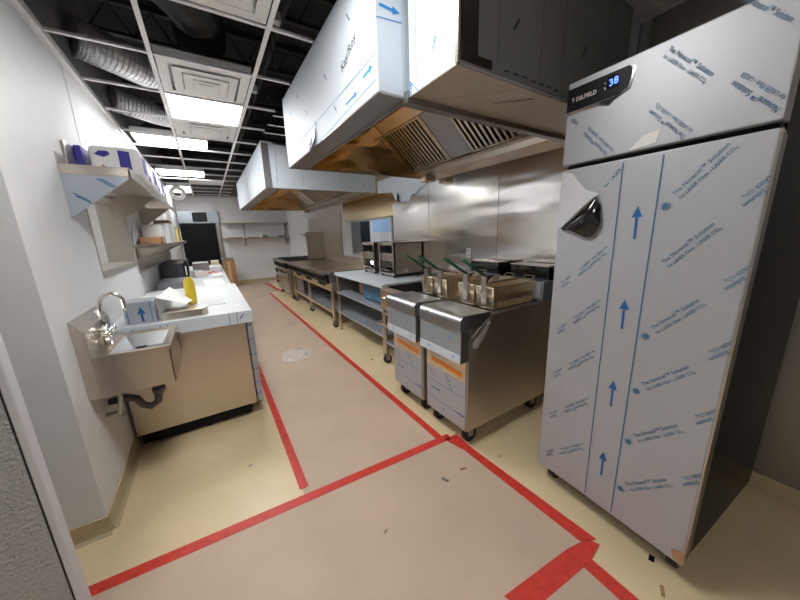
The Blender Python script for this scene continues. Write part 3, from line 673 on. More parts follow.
bx = thing('small_appliance', 'dark box with a brown carton front on the worktable undershelf left of the blue unit', 'appliance', (1.95, 4.0, .63))
MB().box(1.80, 2.20, 3.78, 4.25, .63, .85).build('body', BLACK, bx, bevel=.006)
MB().box(1.78, 1.80, 3.80, 3.95, .66, .82).build('carton_panel', CARD, bx)
def toaster(y0, label):
    t = thing('conveyor_toaster', label, 'toaster', (2.18, y0+.2, .925), group='conveyor toasters'); w_ = .385
    b = MB(); x0, x1 = 1.97, 2.425; z0, z1 = .955, 1.375
    b.box(x0, x1, y0, y0+.02, z0, z1).box(x0, x1, y0+w_-.02, y0+w_, z0, z1).box(x0, x1, y0, y0+w_, z1-.02, z1).box(x0, x1, y0, y0+w_, z0, z0+.02).box(x1-.02, x1, y0, y0+w_, z0, z1)
    b.build('housing', STEELR, t, bevel=.003)
    MB().box(x0+.015, x0+.03, y0+.02, y0+w_-.02, 1.13, 1.235).box(x0+.005, x0+.02, y0+.02, y0+w_-.02, 1.335, 1.357).build('front_panel', STEEL, t, bevel=.002)
    MB().box(x0+.10, x0+.11, y0+.02, y0+w_-.02, z0+.02, z1-.02).build('inner_back', BLACK, t)
    MB().box(x0-.035, x0+.08, y0+.05, y0+w_-.05, 1.0, 1.012).box(x0-.035, x0-.03, y0+.05, y0+w_-.05, 1.0, 1.03).build('tray', CHROME, t)
    r = MB()
    for k in range(4): r.cyl((x0+.06, y0+.03, 1.05+.02*k), (x0+.06, y0+w_-.03, 1.05+.02*k), .006, 8)
    r.build('conveyor_roller', CHROME, t)
    for ya in (y0, y0+w_-.028): MB().box(x0-.003, x0+.03, ya, ya+.028, z0, z1).build('front_post', STEEL, t, bevel=.002)
    D = Dec((0, y0, 0), (1, 0, 0), (0, 0, 1)); D.poly([(2.12, .985), (2.19, .985), (2.19, 1.035), (2.12, 1.035)]); D.build('rating_label', PAPER, t)
    for x in (2.0, 2.39):
        for y in (y0+.04, y0+w_-.04): MB().cyl((x, y, .925), (x, y, .956), .016, 12).build('foot', BLACK, t)
    return t
toaster(3.27, 'boxy steel conveyor toaster at the fryer end of the worktable, nearer one')
toaster(3.80, 'boxy steel conveyor toaster partly hidden behind the nearer one')
# range line : griddle top on open base, then range with oven
rg = thing('griddle_range', 'long steel griddle with row of black knobs on an open wheeled base', 'range', (1.95, 5.8, 0))
MB().box(1.53, 2.40, 4.52, 7.20, .76, .90).build('body', STEELD, rg, bevel=.004)
MB().box(1.56, 2.38, 4.55, 7.18, .90, .925).build('griddle_plate', GRIDDLE, rg)
MB().box(1.42, 1.55, 4.50, 7.22, .895, .93).build('front_rail', STEEL, rg, bevel=.006)
MB().prism([(1.50, .74), (1.46, .88), (1.53, .88), (1.53, .74)], 'y', 4.52, 7.20).build('knob_panel', BLACK, rg)
for k in range(16):
    y = 4.66+k*.16; MB().tube([(1.487, y, .81), (1.455, y, .818)], .030, 14, rs=[.024, .02]).build('knob', STEELD if k % 1 else BLACK, rg)
MB().box(2.38, 2.42, 4.52, 7.20, .76, 1.06).build('back_splash', STEELR, rg, bevel=.003)
b = MB().box(1.57, 1.60, 4.56, 7.16, .60, .76).box(2.36, 2.39, 4.56, 7.16, .60, .76).box(1.57, 2.39, 4.54, 4.57, .60, .76).box(1.57, 2.39, 7.13, 7.16, .60, .76); b.build('base_frame', FILTER, rg, bevel=.003)
for y in (4.85, 5.65, 6.4): MB().box(1.563, 1.571, y, y+.38, .66, .72).build('drawer_slot', BLACK, rg)
MB().box(1.60, 2.37, 4.60, 5.86, .235, .265).build('undershelf', FILMT, rg); MB().box(1.60, 2.37, 5.94, 7.12, .235, .265).build('undershelf', FILMT, rg)
MB().box(1.58, 1.60, 4.60, 7.12, .225, .27).build('shelf_edge', FILTER, rg)
for x in (1.59, 2.37):
    for y in (4.58, 5.90, 7.13):
        MB().box(x-.022, x+.022, y-.022, y+.022, .12, .62).build('leg', FILTER, rg, bevel=.003); caster(rg, x, y, .045, .12)
MB().box(1.62, 1.63, 6.5, 7.1, .27, .58).build('back_panel', STEELD, rg)
ov = thing('oven_range', 'far range with steel oven door and knobs at the end of the cooking line', 'range', (1.95, 7.95, 0))
MB().box(1.50, 2.40, 7.26, 8.68, .14, .90).build('body', STEELR, ov, bevel=.004)
MB().box(1.52, 2.38, 7.28, 8.66, .90, .925).build('cooktop', BLACK, ov)
for i in range(4):
    for j in range(3): gg = MB(); gg.torus((1.66+.29*j, 7.46+.34*i, .935), .09, .008, 'z', 16, 6); gg.box(1.53+.29*j, 1.80+.29*j, 7.455+.34*i, 7.467+.34*i, .93, .945); gg.build('burner_grate', JOIST, ov)
MB().box(1.39, 1.52, 7.25, 8.70, .895, .93).build('front_rail', STEEL, ov, bevel=.006)
MB().prism([(1.47, .74), (1.43, .88), (1.50, .88), (1.50, .74)], 'y', 7.27, 8.67).build('knob_panel', BLACK, ov)
for k in range(8): y = 7.40+k*.16; MB().tube([(1.457, y, .81), (1.425, y, .818)], .024, 14, rs=[.024, .02]).build('knob', BLACK, ov)
for y in (7.30, 8.02):
    dd = MB().box(1.475, 1.50, y, y+.62, .20, .70).build('oven_door', STEEL, ov, bevel=.005)
    MB().tube([(1.475, y+.08, .65), (1.43, y+.08, .65), (1.43, y+.54, .65), (1.475, y+.54, .65)], .012, 8).build('handle', BLACK, dd)
for k, z in enumerate((.28, .42, .56)): MB().box(1.462, 1.476, 8.52, 8.66, z, z+.06).build('hinge_cover', BLACK, ov)
MB().box(2.38, 2.42, 7.26, 8.68, .9, 1.10).build('back_splash', STEELR, ov)
for x in (1.58, 2.33):
    for y in (7.34, 8.60): caster(ov, x, y, .05, .14)
MB().box(1.98, 2.41, 7.245, 7.258, .93, 1.57).build('side_splash', STEELR, ov)
sp = MB().box(1.5, 2.4, 8.72, 8.72+.02, .9, .93)

# ================================================================ LEFT SIDE
# hand sink
sk = thing('hand_sink', 'wall mounted steel hand sink with chrome gooseneck faucet', 'sink', (XL, 2.4, .62))
y0, y1 = 2.10, 2.56; xf = -.272; zr = .905
b = MB()
b.box(XL+.001, -.60, y0, y1, .675, zr)            # wall side
b.prism([(XL+.001, zr), (-.600, zr), (-.600, 1.05), (XL+.001, 1.11)], 'y', y0, y1)
b.box(-.60, xf, y0, y0+.008, .675, zr).box(-.60, xf, y1-.008, y1, .675, zr).box(xf-.008, xf, y0, y1, .675, zr)
b.box(-.60, -.535, y0, y1, zr-.01, zr).box(xf-.035, xf, y0, y1, zr-.01, zr).box(-.535, xf-.035, y0, y0+.04, zr-.01, zr).box(-.535, xf-.035, y1-.05, y1, zr-.01, zr)
b.box(xf-.004, xf+.008, y0-.004, y1+.004, zr-.022, zr+.004).box(-.597, xf+.008, y0-.005, y0+.003, zr-.022, zr+.004).box(-.597, xf+.008, y1-.003, y1+.005, zr-.022, zr+.004)
b.build('sink_body', STEELR, sk, bevel=.002)
bw = MB(); hi = [(-.535, y0+.04, zr-.008), (xf-.035, y0+.04, zr-.008), (xf-.035, y1-.05, zr-.008), (-.535, y1-.05, zr-.008)]
lo = [(-.505, y0+.07, .82), (xf-.07, y0+.07, .82), (xf-.07, y1-.08, .82), (-.505, y1-.08, .82)]
bw.add(hi+lo, [(0, 1, 5, 4), (1, 2, 6, 5), (2, 3, 7, 6), (3, 0, 4, 7), (4, 5, 6, 7)]); o = bw.build('basin', STEELN, sk)
MB().lathe([(.028, 0), (.032, .003), (.022, .004)], (-.46, 2.465, .8205)).build('drain', BLACK, sk)
MB().box(xf+.008, xf+.02, 2.44, 2.5, .83, .89).build('wall_bracket', STEELD, sk)
fa = MB(); fx, fy = -.59, 2.33
fa.tube([(-.60, fy, 1.00), (-.555, fy, 1.00)], .016, 12); fa.tube([(-.575, fy, .91), (-.575, fy, 1.03)], .02, 14)
pts = [(-.575, fy, 1.03), (-.578, fy, 1.11)]+[(-.52-.055*math.cos(a*PI/8), fy, 1.14+.065*math.sin(a*PI/8)) for a in range(0, 8)]+[(-.468, fy, 1.12), (-.472, fy, 1.095)]
fa.tube(pts, .0105, 12); fo = fa.build('faucet', CHROME, sk, smooth=True)
for dy in (-.055, .055):
    h = MB(); h.tube([(-.60, fy+dy, .985), (-.545, fy+dy, .985)], .012, 10); h.tube([(-.565, fy+dy, .985), (-.565, fy, .985)], .011, 10)
    h.tube([(-.545, fy+dy-.03, .985), (-.545, fy+dy+.03, .985)], .006, 8); h.tube([(-.545, fy+dy, .955), (-.545, fy+dy, 1.015)], .006, 8)
    h.build('cross_handle', CHROME, fo, smooth=True)
MB().add([(-.635, 2.44, 1.094), (-.612, 2.44, 1.067), (-.612, 2.52, 1.067), (-.635, 2.52, 1.094)], [(0, 1, 2, 3)]).build('sticker', PAPER, sk)
tp = MB(); tp.tube([(-.405, 2.36, .815), (-.405, 2.36, .56), (-.41, 2.36, .52)], .028, 14)
tp.tube([(-.41, 2.36, .53), (-.42, 2.36, .47), (-.46, 2.36, .445), (-.50, 2.36, .47), (-.52, 2.36, .52), (-.56, 2.36, .54), (XL+.001, 2.36, .54)], .022, 14)
tp.tube([(-.405, 2.36, .565), (-.405, 2.36, .54)], .036, 14); tp.build('drain_trap', PVC, sk, smooth=True)
for y in (2.27, 2.46):
    MB().tube([(XL+.001, y, .50), (-.58, y, .50), (-.575, y, .47)], .012, 8).tube([(-.59, y, .50), (-.57, y, .70)], .006, 8).build('supply_valve', STEELD, sk)
MB().tube([(-.57, 2.24, .69), (-.56, 2.24, .60), (-.585, 2.24, .50)], .008, 8).build('supply_hose', PAPER, sk)
# prep counter near
pc = thing('prep_counter', 'steel prep counter with white top standing beside the hand sink', 'counter', (-.2, 3.45, 0))
MB().box(-.625, .165, 2.62, 4.28, .12, .89).build('cabinet', STEELR, pc, bevel=.003)
MB().box(-.64, .222, 2.60, 4.32, .89, .932).build('counter_top', mat('white_counter_film', (.60, .63, .66), .4, bump=.02), pc, bevel=.003)
MB().box(-.64, .224, 2.597, 2.60, .835, .93).build('apron', FILM, pc)
D = Dec((0, 2.597, 0), (1, 0, 0), (0, 0, 1)); D.line((.06, .84), (.06, .925), .004).line((.11, .84), (.115, .925), .004).line((.13, .87), (.16, .91), .008); 
for x in (-.55, -.40, -.36): D.line((x, .85), (x+.04, .91), .006)
D.build('print_arrow', INK, pc)
dd = MB().box(.172, .215, 2.612, 3.40, .13, .875); do = dd.build('door', FILMT, pc, bevel=.008)
D = Dec((0, 2.612, 0), (1, 0, 0), (0, 0, 1))
for z in (.2, .30, .42, .55, .68, .8): D = Dec((0, 2.612, 0), (1, 0, 0), (0, 0, 1)); D.line((.174, z), (.213, z+.01), .006); D.build('print_mark', INK, do)
MB().box(.172, .21, 3.42, 4.26, .13, .875).build('door', FILMT, pc, bevel=.006)
MB().box(-.61, .12, 2.66, 4.22, .03, .12).build('base_frame', BLACK, pc)  # base frame carried lower, its black stands for the shade beneath the counter
for x in (-.52, -.2, .09):
    for y in (2.70, 4.20): caster(pc, x, y, .042, .10, ax='x')
MB().box(-.60, .0, 2.75, 2.78, .13, .14).build('skirt', BLACK, pc)
def onc(z): return z
tt = .932
# inset sink rim and label on the near counter
bs = tag(MB().box(-.13, .06, 3.0, 3.45, tt, tt+.004).build('cutting_board', PAPERG, bevel=.003), 'pale grey board lying flat on the white counter', 'board')
ls = tag(MB().box(.09, .16, 2.80, 2.90, tt, tt+.002).build('paper_label', PAPER), 'small printed white label sheet at the aisle corner of the counter', 'paper')
D = Dec((0, 0, tt+.002), (1, 0, 0), (0, 1, 0))
for i in range(6): D.line((.097, 2.815+i*.014), (.153-.01*(i % 3), 2.815+i*.014), .004)
D.build('print_line', PAPERG, ls)
fb = thing('film_wrapped_box', 'film wrapped steel splash box with a blue arrow on the counter beside the faucet', 'steel box', (-.46, 2.8, tt))
MB().box(-.548, -.382, 2.66, 2.86, tt, 1.085).build('box_body', FILMF, fb, bevel=.003)
D = Dec((0, 2.66, 0), (1, 0, 0), (0, 0, 1)); D.arrow((-.455, .945), (-.458, 1.055), .014, .045).line((-.53, .94), (-.535, 1.08), .005).line((-.40, .94), (-.405, 1.08), .004); D.build('print_arrow', INK, fb)
MB().box(-.555, -.385, 2.90, 3.25, 1.03, 1.036).build('loose_cover', PAPER, fb); MB().box(-.55, -.386, 2.88, 3.2, tt, 1.03).build('rear_body', STEELR, fb)
sh = MB().add([(-.375, 2.74, 1.09), (-.20, 2.74, 1.02), (-.18, 3.05, .99), (-.34, 3.3, 1.09)], [(0, 1, 2, 3)])
sh.add([(-.375, 2.74, 1.09), (-.375, 2.74, .933), (-.34, 3.3, .933), (-.34, 3.3, 1.09)], [(0, 1, 2, 3)])
sho = tag(sh.build('drawing_sheet', PAPER, solid=.003), 'large white folded drawing sheet propped on the counter between box and yellow bottle', 'paper')
D = Dec((-.33, 2.85, 1.078), (.17, .0, -.07), (.02, .5, .01), .004)
for a, b_ in ((.02, .0), (.07, .1), (.03, .2), (.11, .15), (.1, .3)): D.burst((a, b_), .008)
D.build('print_mark', INKP, sho)
pl = MB(); arc = [(-.36, tt+.005), (-.15, tt+.005)]
cv = [(-.36+.0, 2.66)]+[(-.13+.06*math.sin(a*PI/8), 2.72-.06*math.cos(a*PI/8)) for a in range(9)]+[(-.34, 2.78)]
pl.prism(cv, 'z', tt, tt+.055)
plo = tag(pl.build('rounded_steel_pan', STEELR, bevel=.004), 'low steel pan with rounded end lying at the front edge of the counter', 'pan')
# yellow bottle
yb = thing('spray_bottle', 'yellow plastic bottle with tall black neck standing on the counter', 'bottle', (-.19, 3.2, tt))
MB().lathe([(.03, 0), (.04, .01), (.042, .12), (.04, .2), (.02, .235), (.016, .25)], (-.19, 3.2, tt), 24).build('bottle_body', YELLOW, yb, smooth=True)
MB().lathe([(.018, .245), (.02, .26), (.02, .35), (.012, .37), (.012, .385)], (-.19, 3.2, tt), 18).build('neck', BLACK, yb, smooth=True)
MB().box(-.195, -.185, 3.178, 3.1795, tt+.26, tt+.34).build('neck_label', WHITE, yb)
ys = tag(MB().add([(-.235, 3.10, tt+.001), (-.175, 3.08, tt+.002), (-.15, 3.02, tt+.003), (-.215, 2.98, tt+.001)], [(0, 1, 2, 3)]).build('yellow_cloth', YELLOW, solid=.004), 'flat yellow cloth lying in front of the yellow bottle', 'cloth')
# second counter, cluttered
p2 = thing('prep_counter', 'further prep counter cluttered with papers and packaging along the left wall', 'counter', (-.2, 6.4, 0))
MB().box(-.625, .13, 4.42, 8.2, .12, .86).build('cabinet', STEELR, p2, bevel=.003); MB().box(-.64, .19, 4.40, 8.25, .86, .895).build('counter_top', PAPERG, p2, bevel=.003)
MB().box(-.60, .1, 4.5, 8.1, .085, .12).build('base_frame', BLACK, p2)
for x in (-.52, .07):
    for y in (4.5, 6.3, 8.1): caster(p2, x, y, .042, .10)
z2 = .895
def slab_thing(name, x0, x1, y0, y1, z0, z1, m, label, cat, rz=0, group=None):
    mb = MB(); cx, cy = (x0+x1)/2, (y0+y1)/2
    mb.box(x0-cx, x1-cx, y0-cy, y1-cy, 0, z1-z0); o = mb.build(name, m, bevel=.002 if z1-z0 > .01 else 0); o.location = (cx, cy, z0); o.rotation_euler = (0, 0, rz)
    return tag(o, label, cat, group)
slab_thing('paper_sheet', -.12, .12, 4.55, 5.3, z2, z2+.004, PAPER, 'big white sheet at the near end of the further counter', 'paper', .05)
slab_thing('carton', -.01, .13, 5.5, 5.95, z2, z2+.03, PAPER, 'flat white carton on the further counter before the red folder', 'box')
slab_thing('red_folder', -.30, .08, 6.1, 6.5, z2, z2+.012, REDP, 'flat dull red folder on the further counter', 'folder', .2)
slab_thing('carton', -.02, .16, 6.7, 7.2, z2, z2+.07, PAPER, 'white carton standing on the further counter, behind the red folder', 'box')
slab_thing('carton', .0, .15, 7.4, 7.8, z2, z2+.13, mat('cream_card', (.62, .55, .42), .6), 'cream carton at the far end of the further counter', 'box')
slab_thing('carton', -.6, -.30, 4.6, 5.2, z2, z2+.08, mat('grey_carton', (.22, .22, .25), .5), 'dark grey flat case on the further counter by the wall', 'case')
slab_thing('plastic_wrap_bundle', -.28, -.10, 5.65, 5.95, z2, z2+.10, CLEAR, 'bundle of translucent plastic wrap on the further counter', 'plastic wrap', .3)
slab_thing('machine', -.62, -.34, 5.4, 6.6, z2, z2+.26, mat('dark_machine', (.05, .05, .06), .4), 'dark machine against the wall on the further counter', 'appliance')
slab_thing('metal_bin', -.30, -.04, 6.8, 7.3, z2, z2+.15, STEELD, 'grey metal bin on the further counter beside the white carton', 'bin')
# wall shelf above
ws = thing('wall_shelf', 'long steel wall shelf with triangular film covered brackets, carrying paper towel packs', 'shelf', (XL, 4.1, 1.65))
MB().box(XL+.001, -.34, 2.55, 5.6, 1.93, 1.938).box(-.352, -.34, 2.55, 5.6, 1.885, 1.93).box(XL+.001, -.34, 2.55, 2.56, 1.885, 1.93).box(XL+.001, XL+.006, 2.55, 5.6, 1.93, 2.0).build('shelf_board', STEELR, ws, bevel=.0015)
for i, y in enumerate((2.552, 3.62, 4.9)):
    MB().prism([(XL+.001, 1.884), (-.355, 1.884), (-.355, 1.87), (XL+.015, 1.652), (XL+.001, 1.652)], 'y', y, y+.006).build('bracket', FILMF if i == 0 else STEELR, ws)
D = Dec((0, 2.552, 0), (1, 0, 0), (0, 0, 1))
for (a, b_) in ((-.615, 1.78), (-.607, 1.765), (-.50, 1.865), (-.485, 1.868)): D = Dec((0, 2.552, 0), (1, 0, 0), (0, 0, 1)); D.line((a, b_), (a+.065, b_-.045), .007); D.build('print_mark', INKP, ws)
# lower shelf
l2 = thing('wall_shelf', 'lower steel wall shelf holding white cartons and a cardboard box', 'shelf', (XL, 5.8, 1.4))
MB().box(XL+.001, -.36, 4.10, 7.6, 1.452, 1.462).box(-.372, -.36, 4.10, 7.6, 1.42, 1.452).build('shelf_board', STEELR, l2, bevel=.0015)
for y in (4.2, 5.8, 7.4): MB().prism([(XL+.001, 1.419), (-.40, 1.419), (XL+.001, 1.30)], 'y', y, y+.006).build('bracket', STEELR, l2)
zs = 1.462
bx = thing('open_cardboard_box', 'small open cardboard box at the near end of the lower wall shelf', 'box', (-.5, 4.28, zs))
c = MB().box(-.60, -.405, 4.14, 4.15, zs, zs+.07).box(-.60, -.405, 4.43, 4.44, zs, zs+.07).box(-.60, -.592, 4.14, 4.44, zs, zs+.07).box(-.413, -.405, 4.14, 4.44, zs, zs+.07).box(-.6, -.405, 4.14, 4.44, zs, zs+.006); c.build('box_body', CARD, bx)
slab_thing('carton', -.61, -.44, 4.50, 4.85, zs, zs+.21, PAPER, 'white carton standing behind the cardboard box on the lower shelf', 'box')
slab_thing('carton', -.56, -.39, 4.90, 5.35, zs, zs+.24, PAPERG, 'pale grey carton, second in the row on the lower shelf', 'box')
slab_thing('leaning_sheet', -.64, -.628, 4.12, 4.46, zs, zs+.16, PAPER, 'white sheet leaning on the wall by the cardboard box', 'paper')
slab_thing('carton', -.55, -.39, 5.5, 6.0, zs, zs+.26, WHITE, 'tall white carton, third in the row on the lower shelf', 'box')
slab_thing('yellow_tub', -.5, -.39, 6.3, 6.5, zs, zs+.22, YELLOW, 'yellow tub at the far end of the lower shelf', 'tub')
slab_thing('carton', -.60, -.42, 5.5, 5.9, zs+.26, zs+.31, CARD, 'flat brown carton lying on the tall white carton', 'box')
# paper towel packs on the upper shelf
zt = 1.938
def pack(y0, y1, h, label, prints):
    t = thing('paper_towel_pack', label, 'paper towel pack', (-.49, (y0+y1)/2, zt), group='plastic wrapped paper towel packs')
    m = MB(); nx, ny = 2, max(2, round((y1-y0)/.13))
    xs0, xs1 = -.575, -.315
    m.box(xs0, xs1, y0, y1, zt, zt+h)
    o = m.build('wrap', PAPER, t, bevel=.03)
    D = Dec((0, y0, 0), (1, 0, 0), (0, 0, 1), .002)
    if prints:
        D.poly([(-.545, zt+.125), (-.52, zt+.15), (-.475, zt+.15), (-.465, zt+.13), (-.50, zt+.11)]); 
    D2 = Dec((xs1, 0, 0), (0, 1, 0), (0, 0, 1), .002); D2.poly([(y0+.08, zt+.04), (y0+.26, zt+.04), (y0+.26, zt+.15), (y0+.08, zt+.15)])
    D2.poly([(y0+.32, zt+.02), (y0+.42, zt+.02), (y0+.42, zt+.06), (y0+.32, zt+.06)])
    D.mb.v += []; D.poly([(-.425, zt+.05), (-.365, zt+.04), (-.365, zt+.155), (-.425, zt+.16)])
    D.build('printed_logo', PURP, t); D2.build('printed_logo', PURP, t)
    D = Dec((0, y0, 0), (1, 0, 0), (0, 0, 1), .0025); D.line((-.555, zt+.035), (-.44, zt+.035), .008).poly([(-.54, zt+.035), (-.51, zt+.065), (-.49, zt+.035)]); D.build('printed_band', PINK, t)
    return t
pack(2.86, 3.36, .185, 'plastic wrapped paper towel pack with purple and red print, nearest on the upper shelf', True)
pack(3.40, 3.90, .17, 'plastic wrapped paper towel pack, middle one on the upper shelf', False)
pack(3.95, 4.45, .15, 'plastic wrapped paper towel pack, furthest on the upper shelf', False)
tag(MB().box(-.635, -.603, 2.86, 3.05, zt, zt+.17).build('dark_folder', PURP), 'dark folder squeezed between wall and nearest paper towel pack', 'folder')
tag(MB().box(-.645, -.638, 2.70, 3.3, zt, 2.10).build('backing_strip', STEELR), 'thin steel strip standing against the wall behind the paper towels', 'strip')

# ================================================================ BACK OF THE ROOM
dk = MB().box(-.62, .29, YB-.06, YB-.02, .0, 1.95)
struct(dk, 'door_1', BLACK)  # black slab paints the dark of the doorway opening
cf = thing('cold_room_header', 'steel header panel with small black louvred window above the dark doorway', 'panel', (-.1, YB-.05, 1.96))
MB().box(-.64, .40, YB-.10, YB-.01, 1.96, 2.30).build('panel', FILMF, cf, bevel=.004)
v = MB().box(-.27, .10, YB-.125, YB-.10, 2.0, 2.27); vo = v.build('louvred_window', BLACK, cf, bevel=.03)
m = MB()
for i in range(4):
    for j in range(2): m.box(-.235+.16*j, -.095+.16*j, YB-.128, YB-.125, 2.03+.055*i, 2.06+.055*i)
m.build('window_slat', JOIST, vo)
struct(MB().box(.30, .40, YB-.08, YB, 0, 1.96), 'trim_12', STEELD)
bs_ = thing('back_wall_shelf', 'two tier steel wall shelf across the white back wall', 'shelf', (1.4, YB, 1.3))
for z in (1.93, 1.45): MB().box(.45, XR-.03, YB-.33, YB-.01, z, z+.03).build('shelf_board', STEELR, bs_, bevel=.003)
for x in (1.08, 2.36):
    MB().box(x-.015, x+.015, YB-.03, YB-.01, 1.2, 1.93).build('upright', STEELD, bs_)
    for z in (1.45, 1.93): MB().prism([(YB-.03, z-.001), (YB-.31, z-.001), (YB-.03, z-.2)], 'x', x-.004, x+.004).build('bracket', STEELD, bs_)
slab_thing('small_box', 1.50, 1.56, 11.0, 11.1, 1.48, 1.62, WHITE, 'small white box on the lower back shelf, left of the green one', 'box')
slab_thing('small_box', 1.60, 1.74, 11.0, 11.1, 1.48, 1.56, mat('green_card', (.15, .3, .12), .6), 'small green box on the lower back shelf between two white ones', 'box')
slab_thing('small_box', 1.79, 1.83, 11.0, 11.1, 1.48, 1.64, WHITE, 'small white box on the lower back shelf, right of the green one', 'box')
slab_thing('black_tool', 2.10, 2.3, 11.0, 11.1, 1.48, 1.52, BLACK, 'black tool lying at the right end of the lower back shelf', 'tool')
slab_thing('black_tray', .55, .98, 10.98, 11.15, 1.48, 1.50, BLACK, 'flat black tray at the left end of the lower back shelf', 'tray')
slab_thing('grey_rod', 1.15, 1.46, 10.98, 11.1, 1.48, 1.495, BLACK, 'thin dark tray on the lower back shelf next to the white box', 'tray')
cbx = thing('cardboard_box', 'tall brown cardboard box standing on the floor by the dark doorway', 'box', (.5, 10.6, 0))
MB().box(.30, .62, 10.45, 10.8, 0, .82).build('box_body', CARD, cbx, bevel=.005)
MB().box(.41, .50, 10.448, 10.4495, .0, .8).build('packing_tape', mat('pale_tape', (.62, .42, .24), .4), cbx)
tag(MB().box(.27, .60, 10.5, 10.75, .82, .90).build('folded_grey_case', STEELD, bevel=.01), 'grey case lying on top of the tall cardboard box', 'case')
rs = thing('side_shelf', 'narrow steel shelf on the far right wall beyond the range', 'shelf', (XR-.02, 7.7, 1.5)); MB().box(2.15, XR-.019, 7.3, 9.3, 1.52, 1.545).build('shelf_board', STEELR, rs)
MB().prism([(XR-.019, 1.52), (2.2, 1.52), (XR-.019, 1.40)], 'y', 8.4, 8.41).build('bracket', STEELD, rs)
# room beyond the right window
cab = thing('film_covered_hood', 'blue film covered steel hood seen through the wall opening', 'range hood', (3.6, 5.2, 1.5))
MB().box(3.2, 4.2, 4.2, 6.2, 1.52, 2.3).build('shell', SKYF, cab, bevel=.01)
tag(MB().box(3.0, 3.5, 6.9, 7.6, 0, 1.9).build('dark_cabinet', BLACK, bevel=.01), 'dark cabinet seen at the left of the wall opening', 'cabinet')
rc = thing('rear_counter', 'pale steel counter seen through the wall opening', 'counter', (3.4, 5.4, 0)); MB().box(3.1, 3.9, 4.4, 6.6, 0, 1.30).build('body', PAPERG, rc, bevel=.01)
light(3.4, 4.0, 5.2, 7.2, 2.62, 'unseen light panel added for the room beyond the wall opening', m=LIGHTF)  # added out of view to light what shows through the window
light(-2.2, -1.6, 3.4, 4.6, 2.62, 'unseen light panel added for the room beyond the left wall opening', m=LIGHTF)  # added out of view to brighten the room behind the left opening
fs_ = thing('storage_rack', 'white rack with dark bottles seen through the left wall opening', 'rack', (-1.7, 4.7, 0))
MB().box(-2.3, -1.2, 4.7, 5.0, 1.35, 1.38).box(-2.3, -1.2, 4.7, 5.0, 1.0, 1.03).box(-2.3, -2.27, 4.7, 5.0, 0, 1.9).box(-1.23, -1.2, 4.7, 5.0, 0, 1.9).build('rack_frame', WHITE, fs_)
for k in range(4): MB().lathe([(.04, 0), (.04, .13), (.015, .17), (.015, .2)], (-1.5+.1*k, 4.85, 1.38), 12).build('bottle', [BLACK, REDP, STEELD, BLACK][k], fs_)

# ================================================================ FLOOR : TAPE AND LITTER
def strip(name, pts, label, w=None):
    n = len(pts)//2; m = MB(); vs = [(p[0], p[1], .0045) for p in pts]; vb = [(p[0], p[1], .0025) for p in pts]
    N = len(pts); m.add(vs+vb, [tuple(range(N)), tuple(range(N, 2*N))[::-1]]+[(i, (i+1) % N, N+(i+1) % N, N+i) for i in range(N)])
    return tag(m.build(name, TAPE), label, 'floor tape')
def seg(a, b, w):
    A = Vector(a); B = Vector(b); d_ = (B-A).normalized(); n = Vector((-d_.y, d_.x))*w/2
    return [A-n, B-n, B+n, A+n]
strip('red_floor_tape', seg((1.24, 8.60), (1.245, 1.50), .055), 'long red tape line on the floor in front of the cooking line')
strip('red_floor_tape', seg((.303, 8.2), (.283, 1.615), .052), 'red tape line on the floor along the left counters')
strip('red_floor_tape', seg((-.78, 1.602), (1.318, 1.470), .058), 'red tape line crossing the aisle in front of the fryers')
strip('red_floor_tape', [(1.31, 1.46), (1.262, 1.47), (1.305, 1.30), (1.325, .53), (1.40, .49), (1.365, 1.27), (1.375, 1.46)], 'red tape line on the floor in front of the refrigerator')
strip('red_floor_tape', [(.835, .585), (1.235, .545), (1.37, .515), (1.385, .47), (1.27, .457), (.86, .492)], 'short wide red tape strip at the bottom edge, left of the refrigerator corner')
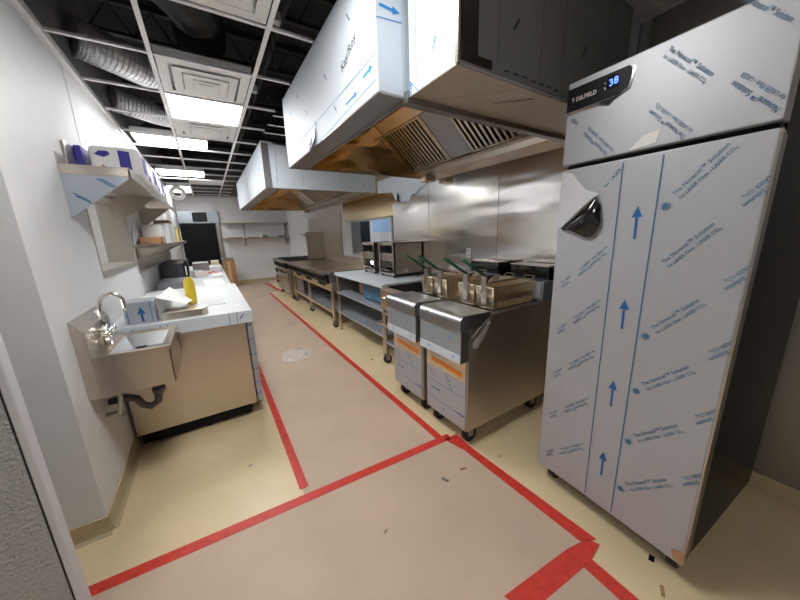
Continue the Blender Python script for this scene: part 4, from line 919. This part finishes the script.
strip('red_floor_tape', [(1.222, .465), (1.285, .455), (1.275, .05), (1.205, .05)], 'red tape strip leaving the frame at the bottom, by the refrigerator corner')
strip('red_floor_tape', seg((1.42, 10.6), (1.56, 8.6), .10), 'short red tape strip at the far end near the oven range')
pw = MB()
vs = []; fs = []; N = 9
for i in range(N):
    for j in range(N):
        u, v_ = i/(N-1)-.5, j/(N-1)-.5; r = math.hypot(u, v_)
        vs.append((.77+u*.36+.02*math.sin(9*v_), 3.76+v_*.42+.02*math.sin(7*u), .006+random.random()*.05*max(0, 1-r*1.6)))
for i in range(N-1):
    for j in range(N-1):
        if math.hypot((i-3.5)/4, (j-3.5)/4) < 1.12: fs.append((i*N+j, (i+1)*N+j, (i+1)*N+j+1, i*N+j+1))
pw.add(vs, fs); tag(pw.build('plastic_scrap', CLEAR), 'crumpled clear plastic scrap lying on the floor in mid aisle', 'plastic scrap')
cr = [((462, 4), (1.02, 1.15), 'tiny red scrap near the fryer tape'), ]
slab_thing('debris_chip', 1.375, 1.42, .228, .240, .0, .006, CARD, 'small brown chip on the floor in front of the refrigerator corner', 'debris', .4)
slab_thing('debris_chip', 1.16, 1.20, 1.18, 1.185, .003, .008, REDP, 'tiny red scrap on the floor beside the tape before the fryers', 'debris', -.3)
slab_thing('debris_chip', 1.02, 1.035, 1.16, 1.20, .003, .008, STEELD, 'tiny grey scrap on the brown floor before the fryers', 'debris', .4)
slab_thing('debris_chip', 1.50, 1.53, .30, .32, .0, .005, BLACK, 'black crumb on the floor right under the refrigerator front edge', 'debris', .2)
slab_thing('debris_chip', 1.47, 1.50, 3.05, 3.06, .0, .006, BLACK, 'small dark scrap on the cream floor before the worktable', 'debris', .4)
for x, y, l in ((.02, 2.0, 'small grey scuff crumb on the cream floor left of the tape'), (1.45, 1.12, 'grey crumb on the floor before the near fryer caster'), (.55, 1.1, 'pale crumb in the middle of the brown floor')):
    slab_thing('debris_chip', x, x+.02, y, y+.01, .002, .006, STEELD, l, 'debris', .5)
for o in list(bpy.data.objects):
    if o.type == 'MESH' and not o.users_collection: bpy.data.objects.remove(o)
